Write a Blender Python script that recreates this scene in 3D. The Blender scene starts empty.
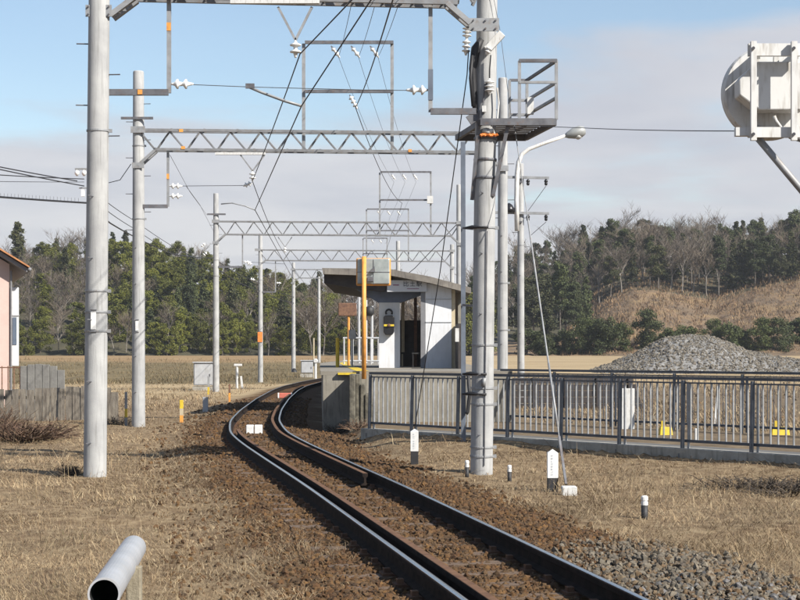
import bpy, math, random
import numpy as np
from mathutils import Vector, Matrix

random.seed(7)
rng = np.random.default_rng(11)
scene = bpy.context.scene
COL = scene.collection
PI = math.pi

# ------------------------------------------------------------------ camera
F, CX, HY, CAMZ = 1600.0, 400.0, 354.0, 1.55      # focal length / horizon in photo pixels (800 wide)
cam_d = bpy.data.cameras.new('camera')
cam_d.lens = 72.0
cam_d.sensor_width = 36.0
cam_d.shift_y = (HY - 300.0) / 800.0
cam_d.clip_start = 0.1
cam_d.clip_end = 8000.0
cam = bpy.data.objects.new('camera', cam_d)
cam.location = (0, 0, CAMZ)
cam.rotation_euler = (PI / 2, 0, 0)
COL.objects.link(cam)
scene.camera = cam

# ------------------------------------------------------------------ sun and sky
SUN = Vector((0.62, -0.50, 0.605)).normalized()   # towards the sun: right and a little behind the camera
sun_el = math.asin(SUN.z)
sd = bpy.data.lights.new('sun', 'SUN')
sd.energy = 5.0
sd.angle = math.radians(0.53)
sd.color = (1.0, 0.945, 0.86)
so = bpy.data.objects.new('sun', sd)
so.rotation_euler = SUN.to_track_quat('Z', 'Y').to_euler()
so.location = (20, -10, 40)
COL.objects.link(so)

world = bpy.data.worlds.new('World')
scene.world = world
world.use_nodes = True
nt = world.node_tree
nt.nodes.clear()
def wn(t, **k):
    n = nt.nodes.new(t)
    for a, b in k.items(): setattr(n, a, b)
    return n
out = wn('ShaderNodeOutputWorld'); bg = wn('ShaderNodeBackground')
sky = wn('ShaderNodeTexSky', sky_type='NISHITA', sun_disc=False)
sky.sun_elevation = sun_el
sky.sun_rotation = math.atan2(SUN.x, SUN.y)
sky.altitude = 150; sky.air_density = 1.15; sky.dust_density = 0.4; sky.ozone_density = 2.0
tc = wn('ShaderNodeTexCoord'); sep = wn('ShaderNodeSeparateXYZ')
nt.links.new(tc.outputs['Generated'], sep.inputs[0])
def wm(op, a, b=None):
    n = wn('ShaderNodeMath', operation=op)
    for i, v in enumerate((a, b)):
        if v is None: continue
        if isinstance(v, (int, float)): n.inputs[i].default_value = v
        else: nt.links.new(v, n.inputs[i])
    return n.outputs[0]
zc = wm('ADD', wm('MAXIMUM', sep.outputs[2], 0.0), 0.10)
u = wm('DIVIDE', sep.outputs[0], zc); v = wm('DIVIDE', sep.outputs[1], zc)
cmb = wn('ShaderNodeCombineXYZ')
nt.links.new(u, cmb.inputs[0]); nt.links.new(v, cmb.inputs[1])
def wnoise(scale, detail, rough, off):
    mp = wn('ShaderNodeMapping'); mp.inputs['Location'].default_value = off
    nt.links.new(cmb.outputs[0], mp.inputs[0])
    n = wn('ShaderNodeTexNoise'); n.inputs['Scale'].default_value = scale
    n.inputs['Detail'].default_value = detail; n.inputs['Roughness'].default_value = rough
    n.inputs['Distortion'].default_value = 0.25
    nt.links.new(mp.outputs[0], n.inputs[0])
    return n.outputs['Fac']
big = wnoise(0.62, 9, 0.52, (21.61, 10.03, 12.87))
wr = wn('ShaderNodeMapRange', interpolation_type='SMOOTHSTEP')
wr.inputs[1].default_value = 0.40; wr.inputs[2].default_value = 0.56
# cloud cover thickens towards the horizon (long slant path through the layer)
slant = wm('MULTIPLY', wm('SUBTRACT', 0.155, sep.outputs[2]), 1.35)
nt.links.new(wm('ADD', big, wm('MINIMUM', wm('MAXIMUM', slant, -0.14), 0.16)), wr.inputs[0])
tone = wnoise(1.1, 6, 0.55, (7.1, 4.2, 2.0))
cr = wn('ShaderNodeMapRange'); cr.inputs[1].default_value = 0.32; cr.inputs[2].default_value = 0.68
nt.links.new(wm('ADD', tone, wm('MINIMUM', wm('MAXIMUM', wm('MULTIPLY', wm('SUBTRACT', 0.12, sep.outputs[2]), 1.6), -0.03), 0.14)), cr.inputs[0])
cmix = wn('ShaderNodeMix', data_type='RGBA')
cmix.inputs['A'].default_value = (3.6, 3.7, 4.2, 1); cmix.inputs['B'].default_value = (4.9, 4.85, 5.05, 1)
nt.links.new(cr.outputs[0], cmix.inputs['Factor'])
mix = wn('ShaderNodeMix', data_type='RGBA')
nt.links.new(wm('MAXIMUM', wm('MULTIPLY', wr.outputs[0], 0.92), 0.09), mix.inputs['Factor'])
nt.links.new(sky.outputs[0], mix.inputs['A']); nt.links.new(cmix.outputs['Result'], mix.inputs['B'])
nt.links.new(mix.outputs['Result'], bg.inputs[0])
bg.inputs[1].default_value = 0.080
nt.links.new(bg.outputs[0], out.inputs[0])

vs = scene.view_settings
vs.view_transform = 'Standard'; vs.look = 'None'; vs.exposure = 0.90; vs.gamma = 1.0
vs.use_curve_mapping = False
scene.cycles.max_bounces = 6
scene.cycles.transparent_max_bounces = 6

# ------------------------------------------------------------------ helpers
def P(px, py, d):
    """photo pixel + distance -> point"""
    return Vector(((px - CX) / F * d, d, CAMZ + (HY - py) / F * d))
def PX(px, d): return (px - CX) / F * d
def PZ(py, d): return CAMZ + (HY - py) / F * d

def link(o, parent=None):
    COL.objects.link(o)
    if parent is not None: o.parent = parent
    return o
def worigin(o):
    v = Vector((0, 0, 0))
    while o is not None:
        v += o.location; o = o.parent
    return v
def tag(o, label, cat, group=None):
    o['label'] = label; o['category'] = cat
    if group: o['group'] = group
    return o
def thing(name, label, cat, loc, group=None):
    o = bpy.data.objects.new(name, None)
    o.empty_display_size = 0.2
    o.location = loc
    link(o)
    return tag(o, label, cat, group)
def struct(o):
    o['kind'] = 'structure'; return o
def stuff(o, label=None, cat=None):
    o['kind'] = 'stuff'
    if label: tag(o, label, cat)
    return o

class MB:
    def __init__(s): s.v = []; s.f = []
    def _add(s, vs, fs):
        b = len(s.v); s.v += [tuple(p) for p in vs]; s.f += [tuple(b + i for i in f) for f in fs]; return s
    def box(s, c, size, rot=None):
        c = Vector(c); h = [k / 2 for k in size]; vs = []
        for z in (-1, 1):
            for y in (-1, 1):
                for x in (-1, 1):
                    p = Vector((x * h[0], y * h[1], z * h[2]))
                    if rot is not None: p = rot @ p
                    vs.append(c + p)
        return s._add(vs, [(0, 2, 3, 1), (4, 5, 7, 6), (0, 1, 5, 4), (2, 6, 7, 3), (0, 4, 6, 2), (1, 3, 7, 5)])
    def bar(s, a, b, w, h, up=(0, 0, 1)):
        a, b = Vector(a), Vector(b); d = (b - a); L = d.length; d.normalize()
        u = Vector(up)
        if abs(d.dot(u)) > 0.95: u = Vector((0, 1, 0))
        sx = d.cross(u).normalized(); uu = sx.cross(d).normalized()
        R = Matrix((sx, d, uu)).transposed()
        return s.box((a + b) / 2, (w, L, h), R)
    def angle(s, a, b, w, t=0.012, up=(0, 0, 1)):
        """L section between two points"""
        a, b = Vector(a), Vector(b); d = (b - a).normalized(); u = Vector(up)
        if abs(d.dot(u)) > 0.95: u = Vector((0, 1, 0))
        sx = d.cross(u).normalized(); uu = sx.cross(d).normalized()
        s.bar(a + uu * (w / 2), b + uu * (w / 2), t, w, up)
        return s.bar(a + sx * (w / 2 + t / 2 + .001), b + sx * (w / 2 + t / 2 + .001), w, t, up)
    def tube(s, pts, r, n=8, cap=True):
        pts = [Vector(p) for p in pts]
        rs = r if isinstance(r, (list, tuple)) else [r] * len(pts)
        base = len(s.v); ref = None
        for i, p in enumerate(pts):
            if i == 0: d = pts[1] - p
            elif i == len(pts) - 1: d = p - pts[-2]
            else: d = pts[i + 1] - pts[i - 1]
            d.normalize()
            if ref is None:
                ref = Vector((0, 0, 1)) if abs(d.z) < 0.9 else Vector((0, 1, 0))
            sx = d.cross(ref).normalized(); sy = sx.cross(d).normalized(); ref = sy
            for k in range(n):
                a = 2 * PI * k / n
                s.v.append(tuple(p + (sx * math.cos(a) + sy * math.sin(a)) * rs[i]))
        for i in range(len(pts) - 1):
            for k in range(n):
                k2 = (k + 1) % n
                s.f.append((base + i * n + k, base + i * n + k2, base + (i + 1) * n + k2, base + (i + 1) * n + k))
        if cap:
            s.f.append(tuple(base + k for k in range(n))[::-1])
            s.f.append(tuple(base + (len(pts) - 1) * n + k for k in range(n)))
        return s
    def disc_stack(s, a, b, prof, n=12):
        """lathe along a->b; prof = [(t, radius)]"""
        a, b = Vector(a), Vector(b)
        pts = [a.lerp(b, t) for t, _ in prof]
        d = (b - a).normalized()
        ref = Vector((0, 0, 1)) if abs(d.z) < 0.9 else Vector((0, 1, 0))
        sx = d.cross(ref).normalized(); sy = sx.cross(d).normalized()
        base = len(s.v)
        for p, (t, r) in zip(pts, prof):
            for k in range(n):
                an = 2 * PI * k / n
                s.v.append(tuple(p + (sx * math.cos(an) + sy * math.sin(an)) * r))
        for i in range(len(pts) - 1):
            for k in range(n):
                k2 = (k + 1) % n
                s.f.append((base + i * n + k, base + i * n + k2, base + (i + 1) * n + k2, base + (i + 1) * n + k))
        s.f.append(tuple(base + k for k in range(n))[::-1])
        s.f.append(tuple(base + (len(pts) - 1) * n + k for k in range(n)))
        return s
    def prism(s, poly, off):
        """poly: list of 3D points (planar), off: extrusion vector"""
        n = len(poly); off = Vector(off)
        vs = [Vector(p) for p in poly] + [Vector(p) + off for p in poly]
        fs = [tuple(range(n))[::-1], tuple(range(n, 2 * n))]
        fs += [(i, (i + 1) % n, n + (i + 1) % n, n + i) for i in range(n)]
        return s._add(vs, fs)
    def build(s, name, mat, parent=None, smooth=False, bevel=0.0, fix=False):
        org = worigin(parent) if parent is not None else Vector((0, 0, 0))
        o = mesh_obj(name, [(x - org.x, y - org.y, z - org.z) for x, y, z in s.v], s.f, mat, parent, smooth)
        if fix:
            import bmesh
            bm = bmesh.new(); bm.from_mesh(o.data); bmesh.ops.recalc_face_normals(bm, faces=bm.faces); bm.to_mesh(o.data); bm.free()
        if bevel:
            m = o.modifiers.new('bevel', 'BEVEL'); m.width = bevel; m.segments = 2; m.limit_method = 'ANGLE'
        return o
def mesh_obj(name, v, f, mat, parent=None, smooth=False):
    me = bpy.data.meshes.new(name)
    me.from_pydata(v, [], f)
    if mat is not None: me.materials.append(mat)
    if smooth: me.polygons.foreach_set('use_smooth', [True] * len(me.polygons))
    me.update()
    return link(bpy.data.objects.new(name, me), parent)
def mesh_np(name, verts, faces, mat, nper, smooth=False):
    """fast mesh from numpy: faces (m, nper)"""
    me = bpy.data.meshes.new(name)
    nv, nf = len(verts), len(faces)
    me.vertices.add(nv); me.vertices.foreach_set('co', np.asarray(verts, np.float32).ravel())
    me.loops.add(nf * nper); me.loops.foreach_set('vertex_index', np.asarray(faces, np.int32).ravel())
    me.polygons.add(nf)
    me.polygons.foreach_set('loop_start', np.arange(0, nf * nper, nper, dtype=np.int32))
    me.polygons.foreach_set('use_smooth', np.full(nf, smooth))
    me.update(calc_edges=True); me.validate()
    if mat is not None: me.materials.append(mat)
    return me
def piece(name, me, loc, parent, rot=None, scale=None):
    """child object sharing mesh data; loc in world"""
    o = bpy.data.objects.new(name, me)
    link(o, parent)
    o.location = Vector(loc) - (worigin(parent) if parent else Vector((0, 0, 0)))
    if rot is not None: o.rotation_euler = rot
    if scale is not None: o.scale = scale
    return o
def copy_tree(o, parent=None):
    c = o.copy(); COL.objects.link(c)
    if parent is not None: c.parent = parent
    for ch in list(o.children): copy_tree(ch, c)
    return c

# ------------------------------------------------------------------ materials
MATS = {}
ALB = .87
def kc(c, k=ALB): return tuple(x * k for x in c)
def mat(name, col, rough=0.7, metal=0.0, var=0.25, scale=6.0, col2=None, bump=0.0, bscale=40.0, stretch=None,
        island=None, lo=0.35, hi=0.65, streak=None, spec=0.4, objvar=0.0):
    """noise-varied principled material; island: list of colours picked per loose piece"""
    if col: col = kc(col)
    if col2: col2 = kc(col2)
    if island: island = [kc(c) for c in island]
    if streak: streak = (streak[0], streak[1], kc(streak[2]), streak[3])
    m = bpy.data.materials.new(name); m.use_nodes = True
    t = m.node_tree; b = t.nodes['Principled BSDF']
    b.inputs['Roughness'].default_value = rough; b.inputs['Metallic'].default_value = metal
    b.inputs['Specular IOR Level'].default_value = spec
    g = t.nodes.new('ShaderNodeNewGeometry')
    n = t.nodes.new('ShaderNodeTexNoise'); n.inputs['Scale'].default_value = scale
    n.inputs['Detail'].default_value = 7; n.inputs['Roughness'].default_value = 0.6
    if stretch:
        mp = t.nodes.new('ShaderNodeMapping'); mp.inputs['Scale'].default_value = stretch
        t.links.new(g.outputs['Position'], mp.inputs[0]); t.links.new(mp.outputs[0], n.inputs[0])
    else: t.links.new(g.outputs['Position'], n.inputs[0])
    mr = t.nodes.new('ShaderNodeMapRange'); mr.inputs[1].default_value = lo; mr.inputs[2].default_value = hi
    t.links.new(n.outputs['Fac'], mr.inputs[0])
    mx = t.nodes.new('ShaderNodeMix'); mx.data_type = 'RGBA'
    t.links.new(mr.outputs[0], mx.inputs['Factor'])
    if island:
        rp = t.nodes.new('ShaderNodeValToRGB'); rp.color_ramp.interpolation = 'LINEAR'
        el = rp.color_ramp.elements
        while len(el) < len(island): el.new(0.5)
        for i, c in enumerate(island):
            el[i].position = i / (len(island) - 1); el[i].color = (*c, 1)
        t.links.new(g.outputs['Random Per Island'], rp.inputs[0])
        dk = t.nodes.new('ShaderNodeMix'); dk.data_type = 'RGBA'; dk.blend_type = 'MULTIPLY'; dk.inputs['Factor'].default_value = 1
        t.links.new(rp.outputs[0], dk.inputs['A']); dk.inputs['B'].default_value = (1 - var, 1 - var, 1 - var, 1)
        t.links.new(dk.outputs['Result'], mx.inputs['A']); t.links.new(rp.outputs[0], mx.inputs['B'])
    else:
        c2 = col2 if col2 else tuple(k * (1 - var) for k in col)
        mx.inputs['A'].default_value = (*c2, 1); mx.inputs['B'].default_value = (*col, 1)
    res = mx.outputs['Result']
    if streak:
        sc_, sstr, scol, amt = streak
        mp = t.nodes.new('ShaderNodeMapping'); mp.inputs['Scale'].default_value = sstr
        n2 = t.nodes.new('ShaderNodeTexNoise'); n2.inputs['Scale'].default_value = sc_; n2.inputs['Detail'].default_value = 5
        t.links.new(g.outputs['Position'], mp.inputs[0]); t.links.new(mp.outputs[0], n2.inputs[0])
        r2 = t.nodes.new('ShaderNodeMapRange'); r2.inputs[1].default_value = 0.52; r2.inputs[2].default_value = 0.72; r2.inputs[4].default_value = amt
        t.links.new(n2.outputs['Fac'], r2.inputs[0])
        m2 = t.nodes.new('ShaderNodeMix'); m2.data_type = 'RGBA'; m2.inputs['B'].default_value = (*scol, 1)
        t.links.new(r2.outputs[0], m2.inputs['Factor']); t.links.new(res, m2.inputs['A']); res = m2.outputs['Result']
    if objvar:
        oi = t.nodes.new('ShaderNodeObjectInfo')
        rr = t.nodes.new('ShaderNodeValToRGB'); e = rr.color_ramp.elements
        e[0].color = (1 - objvar, 1 - objvar, 1 - objvar, 1); e[1].color = (1 + objvar * 1.15, 1 + objvar, 1 + objvar * .6, 1)
        t.links.new(oi.outputs['Random'], rr.inputs[0])
        m3 = t.nodes.new('ShaderNodeMix'); m3.data_type = 'RGBA'; m3.blend_type = 'MULTIPLY'; m3.inputs['Factor'].default_value = 1
        t.links.new(res, m3.inputs['A']); t.links.new(rr.outputs[0], m3.inputs['B']); res = m3.outputs['Result']
    t.links.new(res, b.inputs['Base Color'])
    if bump:
        nb = t.nodes.new('ShaderNodeTexNoise'); nb.inputs['Scale'].default_value = bscale; nb.inputs['Detail'].default_value = 6
        t.links.new(g.outputs['Position'], nb.inputs[0])
        bp = t.nodes.new('ShaderNodeBump'); bp.inputs['Strength'].default_value = bump; bp.inputs['Distance'].default_value = 0.02
        t.links.new(nb.outputs['Fac'], bp.inputs['Height']); t.links.new(bp.outputs[0], b.inputs['Normal'])
    MATS[name] = m
    return m
M = MATS
mat('pole_concrete', (0.4020, 0.4033, 0.3963), .85, col2=(0.3015, 0.3034, 0.3049), scale=2.2, bump=.15, bscale=60, streak=(5, (6, 6, .35), (0.1723, 0.1702, 0.1601), .55))
mat('concrete', (0.4277, 0.4082, 0.3596), .9, col2=(0.2722, 0.2527, 0.2138), scale=3, bump=.3, bscale=30, streak=(4, (3, 3, .4), (0.1264, 0.1166, 0.0972), .6))
mat('galv', (0.3300, 0.3375, 0.3450), .55, .25, col2=(0.2325, 0.2400, 0.2475), scale=5, streak=(6, (2, 2, 2), (0.1950, 0.1275, 0.0750), .35))
mat('galv_dark', (.16, .165, .18), .6, .2, col2=(.09, .09, .10), scale=6, streak=(7, (2, 2, 2), (.16, .09, .05), .4))
mat('steel_blue', (0.1500, 0.1762, 0.2175), .5, .2, col2=(0.1050, 0.1200, 0.1500), scale=4)
mat('rail_side', (.030, .022, .018), .95, 0, col2=(.014, .011, .010), scale=8, spec=.08)
mat('guard_top', (.17, .095, .055), .9, 0, col2=(.10, .055, .035), scale=9, spec=.15)
mat('rail_head', (.55, .56, .58), .22, 1.0, var=.2, scale=12)
mat('guard_rust', (.15, .085, .052), .9, 0, col2=(.075, .042, .028), scale=9, spec=.15)
mat('sleeper', (.17, .115, .075), .9, col2=(.08, .055, .04), scale=7, stretch=(1, 6, 6), bump=.4, bscale=40)
mat('insul', (.80, .80, .78), .2, var=.1, spec=.6)
mat('truss', (.25, .255, .265), .6, .2, col2=(.17, .175, .18), scale=5, streak=(6, (2, 2, 2), (.20, .13, .08), .4))
mat('black_cable', (.022, .022, .025), .6, var=.3)
mat('wire', (.035, .035, .04), .6, .2, var=.2)
mat('wire_thin', (.12, .125, .135), .6, .3, var=.2)
mat('white_paint', (.70, .70, .685), .55, col2=(.56, .56, .54), scale=5, lo=.3, hi=.5)
mat('white_worn', (.60, .60, .585), .6, col2=(.50, .50, .485), scale=6, lo=.3, hi=.5, streak=(9, (5, 5, .8), (.30, .27, .23), .75))
mat('faint_ink', (.42, .45, .50), .7, var=.15)
mat('black_paint', (.03, .03, .032), .6, var=.3)
mat('black_gloss', (.018, .018, .02), .3, var=.2)
mat('yellow', (.72, .52, .03), .6, col2=(.50, .36, .04), scale=8)
mat('orange', (.78, .36, .07), .55, col2=(.60, .26, .06), scale=5, streak=(9, (3, 3, 1), (.30, .14, .06), .5))
mat('orange_flag', (.85, .25, .05), .7, var=.2)
mat('red_white', (.62, .17, .12), .7, var=.25)
mat('rust_sign', (.23, .125, .075), .85, col2=(.12, .065, .045), scale=14)
mat('mirror_back', (.42, .45, .43), .35, .3, col2=(.30, .33, .32), scale=5)
mat('cab_grey', (0.4400, 0.4520, 0.4640), .6, col2=(0.3680, 0.3760, 0.3920), scale=3, streak=(6, (3, 3, .5), (0.2640, 0.2400, 0.2080), .4))
mat('platform', (0.2520, 0.2310, 0.1890), .95, col2=(0.1820, 0.1610, 0.1330), scale=1.5, bump=.2, bscale=30)
mat('plat_wall', (0.2718, 0.2501, 0.2066), .9, col2=(0.1957, 0.1794, 0.1468), scale=2.5, bump=.2, bscale=25, streak=(4, (4, 4, .5), (0.0816, 0.0707, 0.0544), .6))
mat('roof_slab', (0.2310, 0.2100, 0.1820), .9, col2=(0.1400, 0.1260, 0.1120), scale=3, streak=(5, (5, 5, .5), (0.0560, 0.0525, 0.0490), .7))
mat('shelter_white', (0.6840, 0.6930, 0.7110), .7, col2=(0.5940, 0.6030, 0.6210), scale=2, streak=(5, (4, 4, .4), (0.4500, 0.4320, 0.3960), .4))
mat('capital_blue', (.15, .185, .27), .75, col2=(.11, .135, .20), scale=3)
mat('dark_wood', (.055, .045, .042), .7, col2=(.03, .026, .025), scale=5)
mat('beige', (.52, .44, .30), .7, var=.2)
mat('sign_white', (0.5760, 0.5920, 0.6240), .5, var=.08)
mat('sign_ink', (.03, .035, .06), .6, var=.1)
mat('sign_line', (.28, .12, .20), .6, var=.1)
mat('pink_wall', (0.5440, 0.4080, 0.3600), .85, col2=(0.4880, 0.3600, 0.3200), scale=2, bump=.15, bscale=80)
mat('roof_tile', (0.4160, 0.1880, 0.0720), .75, col2=(0.3040, 0.1280, 0.0560), scale=5)
mat('fascia', (.20, .20, .21), .6, var=.2)
mat('glass', (.10, .13, .18), .08, var=.2, spec=.8)
mat('board', (0.2354, 0.2080, 0.1687), .9, scale=6, stretch=(3, 3, .5), col2=(0.1020, 0.0863, 0.0706), bump=.4, bscale=30, streak=(6, (6, 6, .4), (0.0549, 0.0471, 0.0393), .6))
mat('board_pale', (.21, .205, .19), .95, col2=(.16, .155, .145), scale=4, bump=.4, bscale=20, streak=(5, (6, 6, .4), (.10, .095, .085), .6))
mat('wood_post', (0.2940, 0.2590, 0.1890), .9, col2=(0.1960, 0.1680, 0.1190), scale=8, stretch=(5, 5, .8), bump=.3, bscale=50)
mat('pvc', (0.3784, 0.3872, 0.4048), .42, col2=(0.3168, 0.3256, 0.3388), scale=3, streak=(6, (2, 2, 2), (0.3696, 0.3344, 0.2816), .3))
mat('pipe_dark', (.012, .012, .013), .7, var=.2)
mat('fence_bar_old', (0.4462, 0.4781, 0.5206), .45, .3, col2=(0.3187, 0.3506, 0.3931), scale=5, streak=(9, (2, 2, 2), (0.2975, 0.2125, 0.1487), .4))
mat('fence_bar', (0.4032, 0.4144, 0.4256), .5, .25, col2=(0.2800, 0.2912, 0.2968), scale=5, streak=(9, (2, 2, 2), (0.2464, 0.1792, 0.1232), .4))
mat('fence_post', (.15, .165, .19), .5, .25, col2=(.10, .11, .125), scale=5)
mat('old_wall_shaded', (.17, .155, .12), .95, col2=(.075, .068, .052), scale=5, lo=.38, hi=.6, bump=.8, bscale=14, streak=(4, (4, 4, .5), (.05, .045, .038), .8))  # mottled concrete, darkened so the stairs' shade is put into the colour
mat('fence_rail', (0.0975, 0.1125, 0.1387), .45, .3, col2=(0.0600, 0.0675, 0.0825), scale=5)
mat('lamp_white', (.74, .74, .72), .5, col2=(.6, .59, .56), scale=6, streak=(8, (3, 3, 1), (.34, .2, .12), .5))
mat('lamp_head', (.36, .37, .36), .5, .2, var=.2)
mat('bark', (0.1610, 0.1400, 0.1190), .95, col2=(0.0910, 0.0770, 0.0630), scale=4)
mat('bark_pale', (0.2400, 0.2160, 0.1860), .95, col2=(0.1560, 0.1380, 0.1200), scale=4)
mat('twig', None, .9, var=.2, objvar=.3, island=[(0.1278, 0.1031, 0.0825), (0.1853, 0.1562, 0.1283), (0.0959, 0.0750, 0.0611), (0.1597, 0.1312, 0.1008)])
mat('conifer', None, .8, var=.3, objvar=.38, island=[(0.0385, 0.0479, 0.0214), (0.0642, 0.0751, 0.0268), (0.0488, 0.0542, 0.0268), (0.0963, 0.0938, 0.0313), (0.0359, 0.0417, 0.0214)])
mat('cypress', None, .8, var=.3, objvar=.35, island=[(0.0522, 0.0712, 0.0238), (0.0808, 0.0997, 0.0323), (0.0427, 0.0570, 0.0228), (0.0950, 0.1092, 0.0427)])
mat('broadleaf', None, .7, var=.3, objvar=.35, island=[(0.0726, 0.0908, 0.0104), (0.1244, 0.1385, 0.0166), (0.0570, 0.0718, 0.0104), (0.1710, 0.1673, 0.0234), (0.0933, 0.0955, 0.0156)])
mat('bamboo', None, .7, var=.3, objvar=.3, island=[(0.1040, 0.1278, 0.0114), (0.1601, 0.1677, 0.0210), (0.0800, 0.0999, 0.0107), (0.1920, 0.1837, 0.0286)])
mat('bush', None, .75, var=.3, objvar=.3, island=[(0.0416, 0.0600, 0.0160), (0.0713, 0.0929, 0.0219), (0.0333, 0.0459, 0.0140), (0.1010, 0.1147, 0.0319)])
mat('dry_brush', None, .9, var=.3, island=[(0.1120, 0.0595, 0.0385), (0.1680, 0.1050, 0.0630), (0.0840, 0.0490, 0.0350), (0.2100, 0.1470, 0.0910)])
mat('dead_weed', None, .9, var=.3, island=[(0.0560, 0.0420, 0.0315), (0.1120, 0.0875, 0.0630), (0.0350, 0.0280, 0.0245)])
mat('grey_hedge', None, .9, var=.3, island=[(0.1597, 0.1506, 0.1351), (0.2211, 0.2089, 0.1843), (0.1228, 0.1136, 0.0983), (0.1843, 0.1658, 0.1413)])
mat('field_grass', None, .85, var=.3, scale=.2, island=[(0.1520, 0.1161, 0.0510), (0.1995, 0.1462, 0.0723), (0.1140, 0.0903, 0.0425), (0.2470, 0.1720, 0.0935)])
mat('straw', None, .85, var=.50, scale=.8, lo=.36, hi=.62, island=[(0.2805, 0.1909, 0.1025), (0.4301, 0.3212, 0.1829), (0.2055, 0.1304, 0.0713), (0.5235, 0.4188, 0.2587), (0.3271, 0.2327, 0.1294), (0.1496, 0.0930, 0.0536), (0.3739, 0.2793, 0.1606)])
mat('slope_scrub', None, .9, var=.35, scale=.3, lo=.35, hi=.65, island=[(0.1925, 0.1215, 0.0702), (0.2800, 0.1782, 0.1013), (0.1488, 0.0972, 0.0607), (0.3500, 0.2349, 0.1148), (0.2275, 0.1458, 0.0945)])
mat('grass_green', None, .8, var=.3, island=[(0.1020, 0.1020, 0.0330), (0.1440, 0.1260, 0.0480), (0.0720, 0.0780, 0.0240)])
mat('rust_stone', None, .95, var=.4, scale=30, island=[(0.1149, 0.0570, 0.0205), (0.0783, 0.0388, 0.0158), (0.1567, 0.0821, 0.0268), (0.0522, 0.0296, 0.0142), (0.1254, 0.0730, 0.0316), (0.0888, 0.0547, 0.0284)])
mat('grey_stone', None, .9, var=.35, scale=30, island=[(0.1577, 0.1359, 0.1012), (0.1126, 0.0957, 0.0729), (0.2139, 0.1812, 0.1337), (0.0788, 0.0653, 0.0507), (0.1688, 0.1257, 0.0770), (0.1351, 0.0805, 0.0365), (0.1858, 0.1610, 0.1256)])
mat('heap_stone', None, .9, var=.3, scale=8, island=[(0.1735, 0.1530, 0.1210), (0.1367, 0.1200, 0.0961), (0.2209, 0.1930, 0.1519), (0.1052, 0.0918, 0.0730), (0.1891, 0.1623, 0.1231)])
mat('asphalt', (0.1330, 0.1295, 0.1225), .95, col2=(0.0910, 0.0896, 0.0854), scale=2, bump=.2, bscale=60)

# ------------------------------------------------------------------ track line and ground height
_ty = np.arange(-20, 420.01, .25)
_tab = np.array([(-20, 6.1), (4, 2.0), (10.2, .97), (12.7, .54), (18.9, -.53), (23.5, -1.38), (28, -2.2), (31.8, -2.82), (37.6, -3.42), (44.7, -3.88),
                 (56, -4.45), (69, -4.95), (78, -5.12), (90, -4.98), (101, -4.6), (125, -3.2), (150, -1.2), (200, 4.5), (420, 40)])
_tx = np.interp(_ty, _tab[:, 0], _tab[:, 1])
def _smooth(a, w):
    k = np.exp(-np.linspace(-2.2, 2.2, 2 * w + 1) ** 2); k /= k.sum()
    p = np.concatenate([a[0] + (np.arange(-w, 0)) * (a[1] - a[0]), a, a[-1] + np.arange(1, w + 1) * (a[-1] - a[-2])])
    return np.convolve(p, k, 'valid')
_tx = _smooth(_tx, 16)
def track_x(y): return np.interp(y, _ty, _tx)
def track_pt(y, off=0.0, z=0.0):
    x = float(track_x(y)); h = float((track_x(y + .3) - track_x(y - .3)) / .6)
    L = math.hypot(1, h)
    return Vector((x + off / L, y - off * h / L, z))
def sstep(a, b, x):
    t = np.clip((x - a) / (b - a), 0, 1); return t * t * (3 - 2 * t)
FA, FB = Vector((-.61, 32.6)), Vector((6.0, 24.0))
FD = (FB - FA).normalized(); FN = Vector((-FD.y, FD.x))
if FN.x < 0: FN = -FN
def fence_q(x, y): return (x - FA.x) * FN.x + (y - FA.y) * FN.y
def vnoise(x, y, sc, seed=0):
    r = np.random.default_rng(seed); g = r.random((64, 64))
    u = np.mod(x / sc + 1000.37, 64.0); w = np.mod(y / sc + 1000.73, 64.0)
    i = np.floor(u).astype(int) % 64; j = np.floor(w).astype(int) % 64
    fu = u - np.floor(u); fw = w - np.floor(w); fu = fu * fu * (3 - 2 * fu); fw = fw * fw * (3 - 2 * fw)
    i2, j2 = (i + 1) % 64, (j + 1) % 64
    return (g[i, j] * (1 - fu) + g[i2, j] * fu) * (1 - fw) + (g[i, j2] * (1 - fu) + g[i2, j2] * fu) * fw
def ground_z(x, y):
    x = np.asarray(x, float); y = np.asarray(y, float)
    s = x - track_x(y); a = np.abs(s); q = fence_q(x, y)
    zl = -.27 + 1.62 * sstep(88, 200, y)
    zr = np.where(q > -.02, -.02 + .30 * sstep(8, 70, q) + 1.05 * sstep(90, 175, y), -.26)
    zr = np.where(q > -.02, zr, -.26)
    zr = -.26 + (zr + .26) * sstep(1.9, 2.5, s)
    tt = (x - FA.x) * FD.x + (y - FA.y) * FD.y
    lip = -.02 + (.05 - .20) * (sstep(3.0, 8.0, tt) - .40)
    zr = np.where(q > -.02, zr, zr + np.maximum(lip + .26, 0) * np.exp(-np.maximum(-q, 0) / 1.1) * sstep(1.9, 2.6, s))
    nat = np.where(s < 0, zl, zr)
    nat = nat + (vnoise(x, y, 1.7, 1) - .5) * .10 * (q < -.1) + (vnoise(x, y, .55, 2) - .5) * .05 * (q < -.1)
    # slightly raised gravel mound right of the near rail
    nat = nat + .16 * np.exp(-(((x - 2.15) / .65) ** 2 + ((y - 12.2) / 1.9) ** 2))
    bed = -.185 + (vnoise(x, y, .3, 3) - .5) * .03
    t = sstep(1.15, 2.1, a)
    rise = .0 * y
    return bed * (1 - t) + nat * t - .12 * np.exp(-((a - 2.4) / .5) ** 2) * (s > 0) * 0 + rise

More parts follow.
